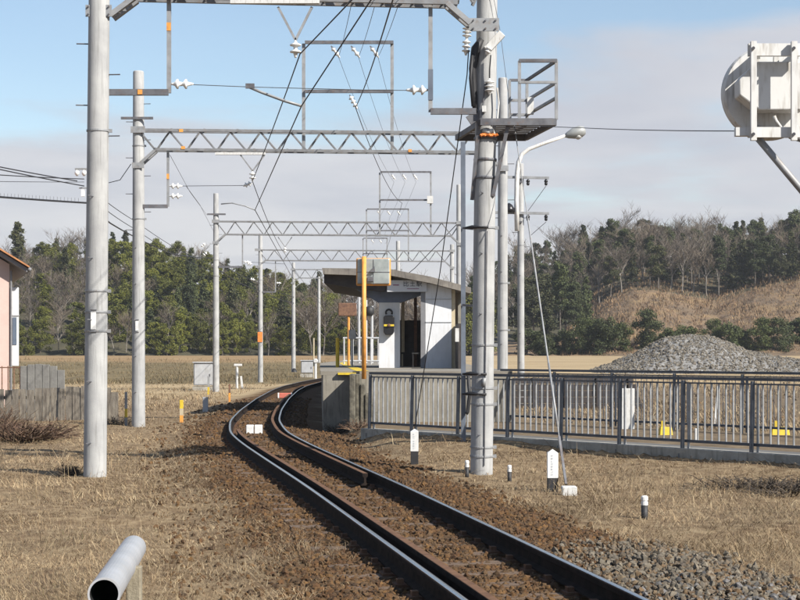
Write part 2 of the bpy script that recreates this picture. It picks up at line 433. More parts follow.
def grid_axis(segs):
    o = []
    for a, b, st in segs: o += list(np.arange(a, b, st))
    return np.array(o + [segs[-1][1]])
gx = grid_axis([(-900, -200, 70), (-200, -40, 10), (-40, -12, 1.2), (-12, -6, .3), (-6, 6, .12), (6, 14, .3), (14, 40, 1.5), (40, 200, 10), (200, 900.1, 70)])
gy = grid_axis([(-60, 0, 6), (0, 8, .5), (8, 26, .12), (26, 46, .25), (46, 120, 1.0), (120, 260, 5), (260, 1000, 60), (1000, 5000.1, 500)])
X, Y = np.meshgrid(gx, gy)
Z = ground_z(X, Y)
nx, ny = len(gx), len(gy)
idx = np.arange(nx * ny).reshape(ny, nx)
fc = np.stack([idx[:-1, :-1], idx[:-1, 1:], idx[1:, 1:], idx[1:, :-1]], -1).reshape(-1, 4)

gm = bpy.data.materials.new('ground_soil'); gm.use_nodes = True
t = gm.node_tree; B = t.nodes['Principled BSDF']; B.inputs['Roughness'].default_value = .95; B.inputs['Specular IOR Level'].default_value = .15
geo = t.nodes.new('ShaderNodeNewGeometry')
def gn(scale, detail=8, rough=.6, st=None):
    n = t.nodes.new('ShaderNodeTexNoise'); n.inputs['Scale'].default_value = scale; n.inputs['Detail'].default_value = detail; n.inputs['Roughness'].default_value = rough
    if st:
        mp = t.nodes.new('ShaderNodeMapping'); mp.inputs['Scale'].default_value = st
        t.links.new(geo.outputs['Position'], mp.inputs[0]); t.links.new(mp.outputs[0], n.inputs[0])
    else: t.links.new(geo.outputs['Position'], n.inputs[0])
    return n.outputs['Fac']
def gramp(fac, cols):
    r = t.nodes.new('ShaderNodeValToRGB'); el = r.color_ramp.elements
    while len(el) < len(cols): el.new(.5)
    for e, (p, c) in zip(el, cols): e.position = p; e.color = (*kc(c), 1)
    t.links.new(fac, r.inputs[0]); return r.outputs[0]
def gmix(fac, a, b):
    m = t.nodes.new('ShaderNodeMix'); m.data_type = 'RGBA'
    t.links.new(fac, m.inputs['Factor']); t.links.new(a, m.inputs['A']); t.links.new(b, m.inputs['B']); return m.outputs['Result']
def gattr(n):
    a = t.nodes.new('ShaderNodeAttribute'); a.attribute_name = n; return a.outputs['Fac']
straw_c = gramp(gn(5.0, 10, .7), [(.30, (0.0903, 0.0601, 0.0367)), (.45, (0.1731, 0.1203, 0.0700)), (.56, (0.2484, 0.1841, 0.1104)), (.72, (0.3312, 0.2554, 0.1548))])
brown_c = gramp(gn(9.0, 8, .7), [(.32, (0.0426, 0.0228, 0.0103)), (.5, (0.0881, 0.0465, 0.0192)), (.68, (0.1364, 0.0782, 0.0333))])
olive_c = gramp(gn(.35, 8, .65, (.3, 1.4, 1)), [(.32, (0.1142, 0.0917, 0.0452)), (.5, (0.1607, 0.1265, 0.0678)), (.7, (0.2142, 0.1581, 0.0872))])
pale_c = gramp(gn(.5, 8, .65, (.25, 1.3, 1)), [(.3, (0.2509, 0.1857, 0.1017)), (.5, (0.3596, 0.2725, 0.1598)), (.7, (0.4348, 0.3396, 0.2106))])
bank_c = gramp(gn(.6, 8, .65, (.4, 1.2, 1)), [(.3, (0.1768, 0.1156, 0.0612)), (.5, (0.2720, 0.1836, 0.0952)), (.7, (0.3196, 0.2312, 0.1292))])
dirt_c = gramp(gn(2.5, 9, .7), [(.3, (0.0830, 0.0606, 0.0394)), (.5, (0.1534, 0.1149, 0.0737)), (.68, (0.2300, 0.1754, 0.1091))])
c = straw_c
for nm, cc in (('a_pale', pale_c), ('a_olive', olive_c), ('a_bank', bank_c), ('a_dirt', dirt_c), ('a_bed', brown_c)):
    c = gmix(gattr(nm), c, cc)
t.links.new(c, B.inputs['Base Color'])
bp = t.nodes.new('ShaderNodeBump'); bp.inputs['Strength'].default_value = .5; bp.inputs['Distance'].default_value = .04
t.links.new(gn(22, 8, .7), bp.inputs['Height']); t.links.new(bp.outputs[0], B.inputs['Normal'])

gme = mesh_np('ground', np.stack([X, Y, Z], -1).reshape(-1, 3), fc, gm, 4, True)
xf, yf = X.ravel(), Y.ravel(); sf = xf - track_x(yf); qf = fence_q(xf, yf)
wob = (vnoise(xf, yf, 9, 5) - .5) * 18
def setattr_f(me, n, val):
    a = me.attributes.new(n, 'FLOAT', 'POINT'); a.data.foreach_set('value', np.clip(val, 0, 1).astype(np.float32))
setattr_f(gme, 'a_pale', sstep(58, 72, yf + wob * .4) * (sf < 0) + sstep(60, 80, yf) * (sf > 0))
setattr_f(gme, 'a_olive', sstep(92, 98, yf + wob * .25) * (sf < 0))
setattr_f(gme, 'a_bank', sstep(150, 158, yf + wob * .3) * (sf < 0))
setattr_f(gme, 'a_dirt', (sf > 2.0) * sstep(-.05, .05, qf) * (1 - sstep(60, 80, yf)))
setattr_f(gme, 'a_bed', 1 - sstep(np.where(sf < 0, .95, 1.4), np.where(sf < 0, 1.9, 2.3), np.abs(sf) + (vnoise(xf, yf, .8, 9) - .5) * .9))
ground = struct(link(bpy.data.objects.new('ground', gme)))

def gz(x, y): return float(ground_z(np.array([x]), np.array([y]))[0])

# ------------------------------------------------------------------ hills
def interp_pts(pts):
    a = np.array(pts, float); return lambda p: np.interp(p, a[:, 0], a[:, 1])
left_top = interp_pts([(-160, 262), (-40, 258), (0, 252), (30, 246), (60, 240), (100, 236), (140, 239), (180, 246), (215, 262), (245, 272), (280, 276), (310, 284), (360, 288), (470, 288), (560, 290)])
right_top = interp_pts([(430, 280), (480, 262), (515, 246), (560, 236), (600, 226), (650, 219), (700, 222), (760, 224), (800, 216), (900, 214), (1000, 224)])
slope_c = interp_pts([(430, 338), (500, 338), (560, 334), (585, 318), (610, 297), (632, 288), (660, 289), (700, 297), (716, 299), (740, 292), (770, 284), (800, 279), (900, 276), (1000, 280)])
def hill(name, p0, p1, rows, mat_, wood_row=None):
    ps = np.arange(p0, p1 + 1, 8.0)
    vs = []
    for Yr, zf in rows:
        for p in ps:
            vs.append(((p - CX) / F * Yr, Yr, float(zf(p)) + random.uniform(-.15, .15)))
    n = len(ps); i = np.arange(n * len(rows)).reshape(len(rows), n)
    f = np.stack([i[:-1, :-1], i[:-1, 1:], i[1:, 1:], i[1:, :-1]], -1).reshape(-1, 4)
    me = mesh_np(name, np.array(vs), f, mat_, 4, True)
    if wood_row is not None:
        me.materials.append(M['hill_floor'])
        rowi = np.repeat(np.arange(len(rows) - 1), n - 1)
        me.polygons.foreach_set('material_index', (rowi >= wood_row).astype(np.int32))
    return struct(link(bpy.data.objects.new(name, me)))
mat('hill_floor', (.075, .065, .036), .95, col2=(.04, .038, .02), scale=.3, bump=.4, bscale=3)
mat('dry_slope', (0.2015, 0.1350, 0.0748), .95, col2=(0.1105, 0.0800, 0.0528), scale=.35, lo=.36, hi=.64, bump=1.0, bscale=2.0, streak=(.3, (1, 1, 2), (0.3250, 0.2188, 0.0935), .5))
LTH, RTH = 4.8, 6.8
def lz(Yr, k):
    def f(p):
        top = CAMZ + (HY - left_top(p)) / F * 255 - LTH
        return 1.2 + (max(top, 1.6) - 1.2) * k
    return f
hill('hill', -400, 600, [(196, lambda p: .4), (200, lambda p: 1.3), (215, lz(0, .28)), (230, lz(0, .60)), (245, lz(0, .88)), (258, lz(0, 1.0)), (300, lz(0, 1.0)), (420, lambda p: -2)], M['hill_floor'])
def rz_(k0, k1):
    def f(p):
        zs = CAMZ + (HY - slope_c(p)) / F * 235
        top = CAMZ + (HY - right_top(p)) / F * 285 - RTH
        return (1.2 + (zs - 1.2) * k0) + (max(top, zs) - zs) * k1
    return f
hill('hill', 430, 1150, [(178, lambda p: .2), (184, lambda p: 1.15), (196, rz_(.22, 0)), (210, rz_(.52, 0)), (222, rz_(.78, 0)), (232, rz_(.96, 0)), (238, rz_(1, .05)), (255, rz_(1, .4)), (285, rz_(1, 1)), (330, rz_(1, 1)), (450, lambda p: -2)], M['dry_slope'], 5)
def hill_z(side, p, Yr):
    if side == 'L':
        return float(np.interp(Yr, [200, 215, 230, 245, 258, 300], [1.3, lz(0, .28)(p), lz(0, .6)(p), lz(0, .88)(p), lz(0, 1)(p), lz(0, 1)(p)]))
    return float(np.interp(Yr, [184, 196, 210, 222, 232, 238, 255, 285, 330],
                           [1.15, rz_(.22, 0)(p), rz_(.52, 0)(p), rz_(.78, 0)(p), rz_(.96, 0)(p), rz_(1, .05)(p), rz_(1, .4)(p), rz_(1, 1)(p), rz_(1, 1)(p)]))

# ------------------------------------------------------------------ scatter helpers (stones, blades, leaves)
ICO_V = np.array([(0, 0, 1), (.894, 0, .447), (.276, .851, .447), (-.724, .526, .447), (-.724, -.526, .447), (.276, -.851, .447),
                  (.724, .526, -.447), (-.276, .851, -.447), (-.894, 0, -.447), (-.276, -.851, -.447), (.724, -.526, -.447), (0, 0, -1)])
ICO_F = np.array([(0, 1, 2), (0, 2, 3), (0, 3, 4), (0, 4, 5), (0, 5, 1), (1, 6, 2), (2, 7, 3), (3, 8, 4), (4, 9, 5), (5, 10, 1),
                  (6, 7, 2), (7, 8, 3), (8, 9, 4), (9, 10, 5), (10, 6, 1), (11, 7, 6), (11, 8, 7), (11, 9, 8), (11, 10, 9), (11, 6, 10)])
def stones_mesh(name, pts, size, mat_):
    n = len(pts)
    v = np.repeat(ICO_V[None], n, 0) * (1 + (rng.random((n, 12, 1)) - .5) * .75)
    v = v * (rng.random((n, 1, 3)) * .6 + .6)
    a = rng.random(n) * 2 * PI; b = (rng.random(n) - .5) * 2
    ca, sa, cb, sb = np.cos(a), np.sin(a), np.cos(b), np.sin(b)
    y = v[..., 1] * cb[:, None] - v[..., 2] * sb[:, None]; z = v[..., 1] * sb[:, None] + v[..., 2] * cb[:, None]
    x = v[..., 0] * ca[:, None] - y * sa[:, None]; y2 = v[..., 0] * sa[:, None] + y * ca[:, None]
    v = np.stack([x, y2, z], -1) * size[:, None, None] + pts[:, None, :]
    f = (ICO_F[None] + (np.arange(n) * 12)[:, None, None]).reshape(-1, 3)
    return mesh_np(name, v.reshape(-1, 3), f, mat_, 3)
def blades_mesh(name, pts, h, w, lean, az, mat_):
    """bent grass blades: 5 vertices, a quad split + tip (3 triangles)"""
    n = len(pts)
    d = np.stack([np.cos(az), np.sin(az), np.zeros(n)], -1)
    fa = az + PI / 2 + (rng.random(n) - .5) * 1.6
    sd_ = np.stack([np.cos(fa), np.sin(fa), np.zeros(n)], -1) * (w / 2)[:, None]
    up = np.array([0, 0, 1.0])
    l1 = h * .55; l2 = h * .5
    m = pts + d * (l1 * np.sin(lean * .7))[:, None] + up * (l1 * np.cos(lean * .7))[:, None]
    tp = m + d * (l2 * np.sin(lean * 1.25))[:, None] + up * (l2 * np.cos(lean * 1.25))[:, None]
    v = np.stack([pts - sd_, pts + sd_, m - sd_ * .8, m + sd_ * .8, tp], 1)
    f = np.array([(0, 1, 3), (0, 3, 2), (2, 3, 4)])
    f = (f[None] + (np.arange(n) * 5)[:, None, None]).reshape(-1, 3)
    return mesh_np(name, v.reshape(-1, 3), f, mat_, 3)
def leaves_np(pts, size, updir=None, flat=0.0):
    """random oriented small leaf quads (as rhombs)"""
    n = len(pts)
    a = rng.normal(size=(n, 3)); a /= np.linalg.norm(a, axis=1)[:, None]
    if updir is not None: a = a * (1 - flat) + updir * flat
    b = rng.normal(size=(n, 3)); b -= (b * a).sum(1)[:, None] * a / np.maximum((a * a).sum(1), 1e-6)[:, None]
    b /= np.linalg.norm(b, axis=1)[:, None]
    s = size[:, None]
    v = np.stack([pts - a * s, pts + b * s * .55, pts + a * s, pts - b * s * .55], 1)
    return v

# ------------------------------------------------------------------ railway track
trk = thing('railway_track', 'single curving railway track with shiny rail heads and rusty guard rails', 'railway track', (0, 20, -.16))
def rail_sweep(off, y0, y1, prof, step=.5):
    """prof: closed polygon (x, z) of the rail section"""
    mb = MB(); ys = np.arange(y0, y1 + 1e-6, step); n = len(prof)
    for y in ys:
        for px_, pz_ in prof:
            mb.v.append(tuple(track_pt(float(y), off + px_, pz_)))
    for i in range(len(ys) - 1):
        for k in range(n):
            k2 = (k + 1) % n
            mb.f.append((i * n + k, i * n + k2, (i + 1) * n + k2, (i + 1) * n + k))
    mb.f.append(tuple(range(n))); mb.f.append(tuple((len(ys) - 1) * n + k for k in range(n))[::-1])
    return mb
RP = [(-.064, -.153), (.064, -.153), (.064, -.142), (.012, -.122), (.009, -.055), (.0325, -.042), (.0325, -.008), (.026, -.003), (-.026, -.003), (-.0325, -.008), (-.0325, -.042), (-.009, -.055), (-.012, -.122), (-.064, -.142)]
HP = [(-.020, -.012), (.020, -.012), (.020, -.0015), (.016, 0), (-.016, 0), (-.020, -.0015)]
for sgn in (-1, 1):
    r = rail_sweep(sgn * .566, -6, 180, RP).build('rail', M['rail_side'], trk)
    rail_sweep(sgn * .566, -6, 180, HP).build('rail_head', M['rail_head'], r, True)
GP = [(-.05, -.15), (.05, -.15), (.05, -.135), (.014, -.115), (.014, -.05), (.034, -.035), (.034, .008), (-.034, .008), (-.034, -.035), (-.014, -.05), (-.014, -.115), (-.05, -.135)]
GH = [(-.033, .0075), (.033, .0075), (.030, .011), (-.030, .011)]
g_ = rail_sweep(-.566 + .165, -6, 33, GP).build('guard_rail', M['rail_side'], trk)  # sides given the near-black rail colour to paint in their shade
rail_sweep(-.566 + .165, -6, 33, GH).build('rusty_top', M['guard_top'], g_)
g_['label'] = 'rust brown guard rail inside the left running rail'
g_ = rail_sweep(.566 - .165, 20.6, 78, GP).build('guard_rail', M['rail_side'], trk)  # side shade painted near-black here too; rust colour left to the top
rail_sweep(.566 - .165, 20.6, 78, GH).build('rusty_top', M['guard_top'], g_)
g_['label'] = 'rusty guard rail inside the right rail through the bend'
slm = MB().box((0, 0, 0), (2.1, .21, .14)).build('sleeper_proto', M['sleeper'])
sl_mesh = slm.data; bpy.data.objects.remove(slm)
sl_mesh.name = 'sleeper'
plm = MB().box((0, 0, 0), (.30, .17, .022)).box((-.105, 0, .025), (.05, .07, .04)).box((.105, 0, .025), (.05, .07, .04)).build('clip_proto', M['guard_rust'])
cl_mesh = plm.data; bpy.data.objects.remove(plm); cl_mesh.name = 'rail_fastening'
y = 6.0
while y < 62:
    p = track_pt(y, 0, -.245); hd = math.atan(float((track_x(y + .3) - track_x(y - .3)) / .6))
    s_ = piece('sleeper', sl_mesh, p, trk, (0, 0, -hd))
    if y < 40:
        for sg in (-1, 1):
            o = bpy.data.objects.new('rail_fastening', cl_mesh); link(o, s_); o.location = (sg * .566, 0, .082)
    y += .60

# ballast: rusty stones over the bed
def scatter_track(n, y0, y1, smin, smax, power=1.0):
    uu = rng.random(n); yy = 1 / (1 / y0 + uu * (1 / y1 - 1 / y0)) if power == 1 else y0 + uu * (y1 - y0)
    ss = smin + rng.random(n) * (smax - smin)
    return yy, ss
def near_rail(ss):
    a = np.abs(ss); return (np.abs(a - .566) < .085)
yy, ss = scatter_track(90000, 8.5, 62, -2.4, 2.4)
edge = np.where(ss < 0, 1.0, np.where(yy < 16, 1.75, 1.45))
keep = ~near_rail(ss) & (rng.random(len(ss)) < np.clip(1.0 - (np.abs(ss) - edge) * np.where(ss < 0, 1.5, 1.25), np.where(ss < 0, .10, .0), 1))
keep &= ~((np.abs(ss + .40) < .05) & (yy < 33)) & ~((np.abs(ss - .40) < .05) & (yy > 20.4))
keep &= ~((ss > 1.25) & (yy > 36))
yy, ss = yy[keep], ss[keep]
xx = track_x(yy) + ss
size = (.009 + rng.random(len(yy)) ** 2.4 * .022) * np.clip(.75 + yy / 40, 1, 2.0)
zz = ground_z(xx, yy) + size * .15
ball = link(bpy.data.objects.new('track_ballast', stones_mesh('track_ballast', np.stack([xx, yy, zz], -1), size, M['rust_stone'])))
stuff(ball, 'rust stained crushed stone ballast around the rails', 'ballast')

# grey gravel mound right of the near rail: the nearest stones singly, the rest as one part
mound = thing('gravel_mound', 'low mound of loose grey stones beside the near right rail', 'gravel', (2.4, 12.4, gz(2.4, 12.4) - .1))
n = 8500
xx = 2.15 + rng.normal(size=n) * .55; yy = 12.0 + rng.normal(size=n) * 1.7
k = (xx - track_x(yy) > .80) & (yy > 8.6) & ((((xx - 2.15) / .95) ** 2 + ((yy - 12.0) / 3.3) ** 2 + (rng.random(n) - .5) * .6) < 1)
xx, yy = xx[k], yy[k]; size = .011 + rng.random(len(xx)) ** 2.4 * .024
zz = ground_z(xx, yy) + size * .35 + rng.random(len(xx)) * .03
order = np.argsort(-size / yy); bigi = order[:260]; rest = order[260:]
me = stones_mesh('loose_stones', np.stack([xx, yy, zz], -1)[rest] - np.array(mound.location)[None], size[rest], M['grey_stone'])
stuff(link(bpy.data.objects.new('loose_stones', me), mound))
stone_vars = []
for cidx, cc in enumerate([(.17, .16, .145), (.11, .105, .10), (.23, .22, .20), (.17, .11, .06), (.085, .08, .076), (.18, .17, .165)]):
    mm = mat('stone_' + 'abcdef'[cidx], cc, .9, scale=45, var=.35, bump=.3, bscale=90)
    sm = stones_mesh('stone', np.zeros((1, 3)), np.ones(1), mm); stone_vars.append(sm)
for j in bigi:
    piece('stone', random.choice(stone_vars), (xx[j], yy[j], zz[j]), mound, (random.uniform(-.4, .4), random.uniform(-.4, .4), random.uniform(0, 6.28)),
          (size[j], size[j] * random.uniform(.8, 1.1), size[j] * random.uniform(.7, 1)))

# ------------------------------------------------------------------ dry grass
def grass(n, y0, y1, hmin, hmax, leanmin, leanmax, mat_, name, label, maskf=None, clump=0.0, wfac=1.0, p0=-260, p1=1100, beyond=False):
    uu = rng.random(n); yy = 1 / (1 / y0 + uu * (1 / y1 - 1 / y0))
    xx = ((p0 + rng.random(n) * (p1 - p0)) - CX) / F * yy
    if clump:
        pass
    ss = xx - track_x(yy); q = fence_q(xx, yy)
    k = (np.abs(ss) > np.where(ss < 0, 1.05, 1.75) + (vnoise(xx, yy, .7, 21) - .5) * 1.1 + rng.random(n) * .5)
    if beyond: k &= (q > 5.5) & (xx > 3.0 + (yy - 37) * .02)
    else: k &= ~((ss > 1.6) & (q > -.16) & (yy < 60)) & ~((ss > 1.2) & (yy > 36.5) & (yy < 130))
    k &= ~((((xx - 2.15) / .85) ** 2 + ((yy - 12.0) / 3.0) ** 2) < 1)
    if maskf is not None: k &= maskf(xx, yy, ss)
    xx, yy = xx[k], yy[k]; m = len(xx)
    h = hmin + (hmax - hmin) * rng.random(m) ** 1.7
    h *= .45 + 1.1 * vnoise(xx, yy, 1.3, 31)
    w = np.clip(yy / F * .50, .003, .03) * wfac * (.7 + .6 * rng.random(m))
    lean = leanmin + (leanmax - leanmin) * rng.random(m)
    base_az = vnoise(xx, yy, 2.2, 41) * 9.0
    az = base_az + rng.normal(size=m) * 1.5
    pts = np.stack([xx, yy, ground_z(xx, yy) - .01], -1)
    o = link(bpy.data.objects.new(name, blades_mesh(name, pts, h, w, lean, az, mat_)))
    return stuff(o, label, 'grass')
grass(430000, 7.5, 60, .03, .18, 1.0, 1.62, M['straw'], 'dry_grass', 'matted dry straw coloured grass covering the ground beside the track', None)
grass(16000, 8, 60, .12, .36, .1, .7, M['straw'], 'tall_dry_grass', 'sparse upright dry stalks standing above the matted grass',
      lambda x, y, s: (vnoise(x, y, 1.5, 51) > .52) & (np.abs(s) > 2.1), wfac=.8)
grass(9000, 8, 45, .04, .14, .3, 1.2, M['grass_green'], 'green_grass', 'small patches of short green grass among dry straw on the left',
      lambda x, y, s: (vnoise(x, y, 1.9, 61) > .58) & (s < -2.2))
grass(28000, 8, 45, .22, .60, 1.30, 1.62, M['straw'], 'fallen_stalks', 'long pale fallen stalks lying across the dry grass', lambda x, y, s: (vnoise(x, y, 2.3, 91) > .4) & (np.abs(s) > 1.6), wfac=.75)
grass(46000, 8, 45, .04, .15, .9, 1.6, M['dry_brush'], 'brown_litter', 'dark brown dead weed litter lying between straw and ballast',
      lambda x, y, s: (vnoise(x, y, 1.1, 71) + .5 * vnoise(x, y, .35, 72) > .78))

grass(20000, 92, 165, .10, .42, .3, 1.3, M['field_grass'], 'field_grass', 'rough olive brown grass of the far field left of the track',
      lambda x, y, s: (s < -2.5) & (vnoise(x, y, 3.0, 81) > .35) & (y > 96), wfac=1.0, p0=-90, p1=330)

grass(30000, 29, 100, .06, .34, .5, 1.5, M['straw'], 'far_dry_grass', 'brown dry grass on the ground beyond the path railings', lambda x, y, s: vnoise(x, y, 2.6, 101) > .38, wfac=1.1, p0=470, p1=1000, beyond=True)

grass(22000, 50, 98, .06, .26, .5, 1.5, M['straw'], 'stubble', 'short pale stubble of the field strip left of the track', lambda x, y, s: (s < -2.2) & (vnoise(x, y, 2.8, 111) > .30), wfac=1.0, p0=-120, p1=330)
# ------------------------------------------------------------------ concrete poles
def concrete_pole(label, pxb, d, ztop, r0, r1, lean=0.0, bolts=(0, 0), plate=None, bands=(), zb=None, group=None, cat='pole', mat_='pole_concrete'):
    x = PX(pxb, d); zb_ = gz(x, d) if zb is None else zb
    root = thing('concrete_pole', label, cat, (x, d, zb_ - .02), group)
    def at(z): return Vector((x + lean * (z - zb_), d, z))
    root['_'] = 0; del root['_']
    def rad(z): return r0 + (r1 - r0) * (z - zb_) / (ztop - zb_)
    MB().tube([at(zb_ - .3), at(zb_ + .02), at((zb_ + ztop) / 2), at(ztop - .03), at(ztop)], [r0, r0, (r0 + r1) / 2, r1, r1 * .9], 28).build('shaft', M[mat_], root, True)
    zc_ = bolts[0]; k = 0
    while zc_ < bolts[1]:
        a = (-1.8, 1.9)[k % 2] if zc_ < 4.6 else (-.1, PI + .1)[k % 2]
        dv = Vector((math.cos(a), math.sin(a), 0)); p = at(zc_)
        MB().tube([p + dv * (rad(zc_) - .03), p + dv * (rad(zc_) + .17)], .010, 6).build('step_bolt', M['galv_dark'], root)
        zc_ += .45; k += 1
    for zb2 in bands:
        rr = rad(zb2) + .008
        MB().disc_stack(at(zb2 - .013), at(zb2 + .013), [(0, rr), (.01, rr + .004), (.99, rr + .004), (1, rr)], 28).box(at(zb2) + Vector((rr + .02, -.02, 0)), (.05, .03, .05)).build('band', M['galv'], root)
    if plate:
        zc2, w, h, m_ = plate
        p = at(zc2) + Vector((.0, -rad(zc2) - .012, 0)) + Vector((-.01, 0, 0))
        pl = MB().box(p, (w, .012, h)).build('number_plate', M[m_], root)
        for s_ in (-1, 1): MB().box(p + Vector((0, .003, s_ * (h / 2 + .035))), (w * 1.3, .012, .012)).build('plate_strap', M['galv_dark'], root)
    return root, at, rad

pole1, at1, rad1 = concrete_pole('thick concrete pole in the left foreground with white number plate and step bolts', 95, 23.5, 8.9, .168, .148, .0088, (0.25, 8), (PZ(321, 23.5), .075, .25, 'white_paint'), (PZ(312, 23.5), PZ(331, 23.5), PZ(131, 23.5), PZ(196, 23.5) if False else PZ(291, 23.5)), group='concrete railway poles')
pole2, at2, rad2 = concrete_pole('concrete pole carrying the left end of the nearest full lattice truss', 138.5, 40, 8.62, .168, .135, .0, (0.6, 8), (PZ(326, 40), .075, .24, 'white_paint'), (PZ(219, 40), PZ(146, 40)), group='concrete railway poles')
pole3, at3, rad3 = concrete_pole('slim concrete pole beside the larger grey cabinet left of the track', 216, 77, 9.28, .16, .125, .0, (1, 8), None, (PZ(260, 77), PZ(276, 77)), group='concrete railway poles')
pole4, at4, rad4 = concrete_pole('far concrete pole with a small orange plate left of the bend', 260.5, 100, 9.0, .16, .125, 0, (1, 8), (PZ(337, 100), .30, .62, 'orange_flag'), (PZ(280, 100),), group='concrete railway poles')
pole5, at5, rad5 = concrete_pole('farther concrete pole left of the track with a dark bundle at its foot', 293.5, 125, 8.7, .17, .125, 0, (1, 8), None, (), group='concrete railway poles')
MB().tube([P(294.5, 375.5, 124.7), P(294.2, 372, 124.75), P(294, 368.5, 124.8)], [.22, .24, .10], 8).build('cable_bundle', M['black_cable'], pole5, True)
pole6, at6, rad6 = concrete_pole('farthest concrete pole just left of the platform canopy tip', 319, 152, 8.9, .16, .125, 0, (1, 8), None, (), zb=.25, group='concrete railway poles')
poleA, atA, radA = concrete_pole('thick concrete pole in the right foreground carrying the railed signal platform', 481.5, 24.0, 8.9, .168, .150, .0118, (0.35, 4.6), None, (PZ(228, 24), PZ(345, 24), PZ(388, 24), PZ(404, 24), PZ(447, 24), PZ(456, 24)), group='concrete railway poles')
poleB, atB, radB = concrete_pole('concrete pole right behind the signal platform pole at the truss right end', 502.5, 40, 8.45, .135, .115, .001, (0.9, 8), None, (PZ(330, 40), PZ(283, 40)), group='concrete railway poles')
poleC, atC, radC = concrete_pole('slimmer utility pole with two crossarms and the white street lamp', 521, 50, 7.5, .115, .095, -.0015, (1.3, 6), None, (PZ(245, 50),), cat='pole')
poleG, atG, radG = concrete_pole('thin greenish grey pole behind the blue steel post right of the canopy', 459, 77, 9.7, .14, .12, 0, (9, 8), None, (), zb=0.0, group='concrete railway poles')
poleH, atH, radH = concrete_pole('pale pole rising behind the shelter roof right of the mirror', 398, 104, 8.9, .15, .13, 0, (9, 8), None, (), zb=0.2, group='concrete railway poles')
poleI, atI, radI = concrete_pole('slim pole at the right end of the third far truss above the roof', 452, 100, 8.4, .14, .12, 0, (9, 8), None, (), zb=0.2, group='concrete railway poles')

# ------------------------------------------------------------------ insulators, gantries
def insulator(parent, a, b, nd=2, r=.075, name='insulator', m='insul'):
    prof = [(0, .014), (.08, .02)]
    for k in range(nd):
        t0 = .12 + .76 * (k + .1) / nd; t1 = .12 + .76 * (k + .9) / nd
        w = (t1 - t0)
        prof += [(t0, .028), (t0 + w * .35, r), (t0 + w * .55, r * .96), (t0 + w * .62, .035)]
    prof += [(.92, .02), (1, .014)]
    return MB().disc_stack(a, b, prof, 12).build(name, M[m], parent, True)
def gantry(label, d, pl, pr, top, bot, n, knee=True, group='lattice trusses over the track', z_shift=0):
    """pl/pr: px of the chord ends; top/bot: (y_left, y_right) px of the chords"""
    TL, TR = P(pl, top[0], d), P(pr, top[1], d)
    kl = .42; BL, BR = P(pl, bot[0], d) + Vector((kl, 0, 0)), P(pr, bot[1], d) - Vector((kl, 0, 0))
    root = thing('truss_gantry', label, 'truss', ((TL.x + TR.x) / 2, d, BL.z), group)
    for nm, a, b in (('top_chord', TL, TR), ('bottom_chord', BL, BR)):
        mb = MB()
        for dy in (-.13, .13): mb.bar(a + Vector((0, dy, 0)), b + Vector((0, dy, 0)), .06, .065)
        L = (b - a).length; m_ = int(L / .8)
        for i in range(m_ + 1):
            c_ = a.lerp(b, i / m_); mb.box(c_ + Vector((0, 0, .04)), (.05, .26, .012))
        mb.build(nm, M['truss'], root)
    for i in range(n):
        t0, t1 = i / n, (i + 1) / n; tm = (t0 + t1) / 2
        A, Bm, C_ = TL.lerp(TR, t0), BL.lerp(BR, (t0 + .5 / n - 0) if True else tm), TL.lerp(TR, t1)
        Bm = Vector((A.x + (C_.x - A.x) * .55, d, BL.lerp(BR, tm).z))
        for p_, q_, nm, dy in ((A, Bm, 'brace', -.085), (Bm, C_, 'brace', .085)):
            MB().bar(p_ + Vector((0, dy, 0)), q_ + Vector((0, dy, 0)), .014, .055, (0, 1, 0)).bar(p_ + Vector((0, dy * 1.2, 0)), q_ + Vector((0, dy * 1.2, 0)), .05, .012, (0, 1, 0)).build(nm, M['truss'], root)
    if knee:
        for e, s_ in ((BL, -1), (BR, 1)):
            foot = e + Vector((s_ * kl, 0, -.40))
            mb = MB()
            for dy in (-.14, .14): mb.bar(e + Vector((0, dy, -.02)), foot + Vector((0, dy, 0)), .07, .07, (0, 1, 0))
            mb.box(foot + Vector((0, -.16, 0)), (.30, .02, .14)).build('knee_brace', M['galv'], root)
        for e in (TL, TR): MB().box(e + Vector((0, -.175, .0)), (.36, .025, .16)).build('clamp_plate', M['galv'], root)
    return root
def drop_arm(root, d, px, y0, y1, pole_px, ins_ys=(), side=1):
    """vertical drop bar from the truss, with a horizontal arm back to the pole"""
    MB().bar(P(px, y0, d), P(px, y1, d), .06, .06).build('drop_bar', M['galv'], root)
    MB().bar(P(px, y1, d) + Vector((0, -.06, 0)), P(pole_px, y1, d) + Vector((0, -.06, 0)), .06, .09).build('bracket_arm', M['galv_dark'], root)
    for yi in ins_ys:
        insulator(root, P(px, yi, d) + Vector((side * .03, 0, 0)), P(px, yi, d) + Vector((side * .36, 0, 0)), 2, .075)
def feeder_frame(root, d, x0, x1, ytop, ymid, ybase, ins, lower=None):
    for px in (x0, x1): MB().angle(P(px, ybase, d), P(px, ytop, d), .07).build('frame_post', M['galv'], root)
    for yy_ in (ytop, ymid): MB().bar(P(x0, yy_, d) + Vector((0, -.05, .02)), P(x1, yy_, d) + Vector((0, -.05, .02)), .07, .08).build('frame_beam', M['galv_dark'], root)
    s_ = 40.0 / d
    for px in ins:
        a = P(px, ytop, d) + Vector((0, 0, -.06)); insulator(root, a, a + Vector((.22, .10, -.28)), 2, .06)
    if lower:
        a = P(lower, ymid, d) + Vector((0, 0, -.06)); insulator(root, a, a + Vector((.2, -.05, -.36)), 3, .07)
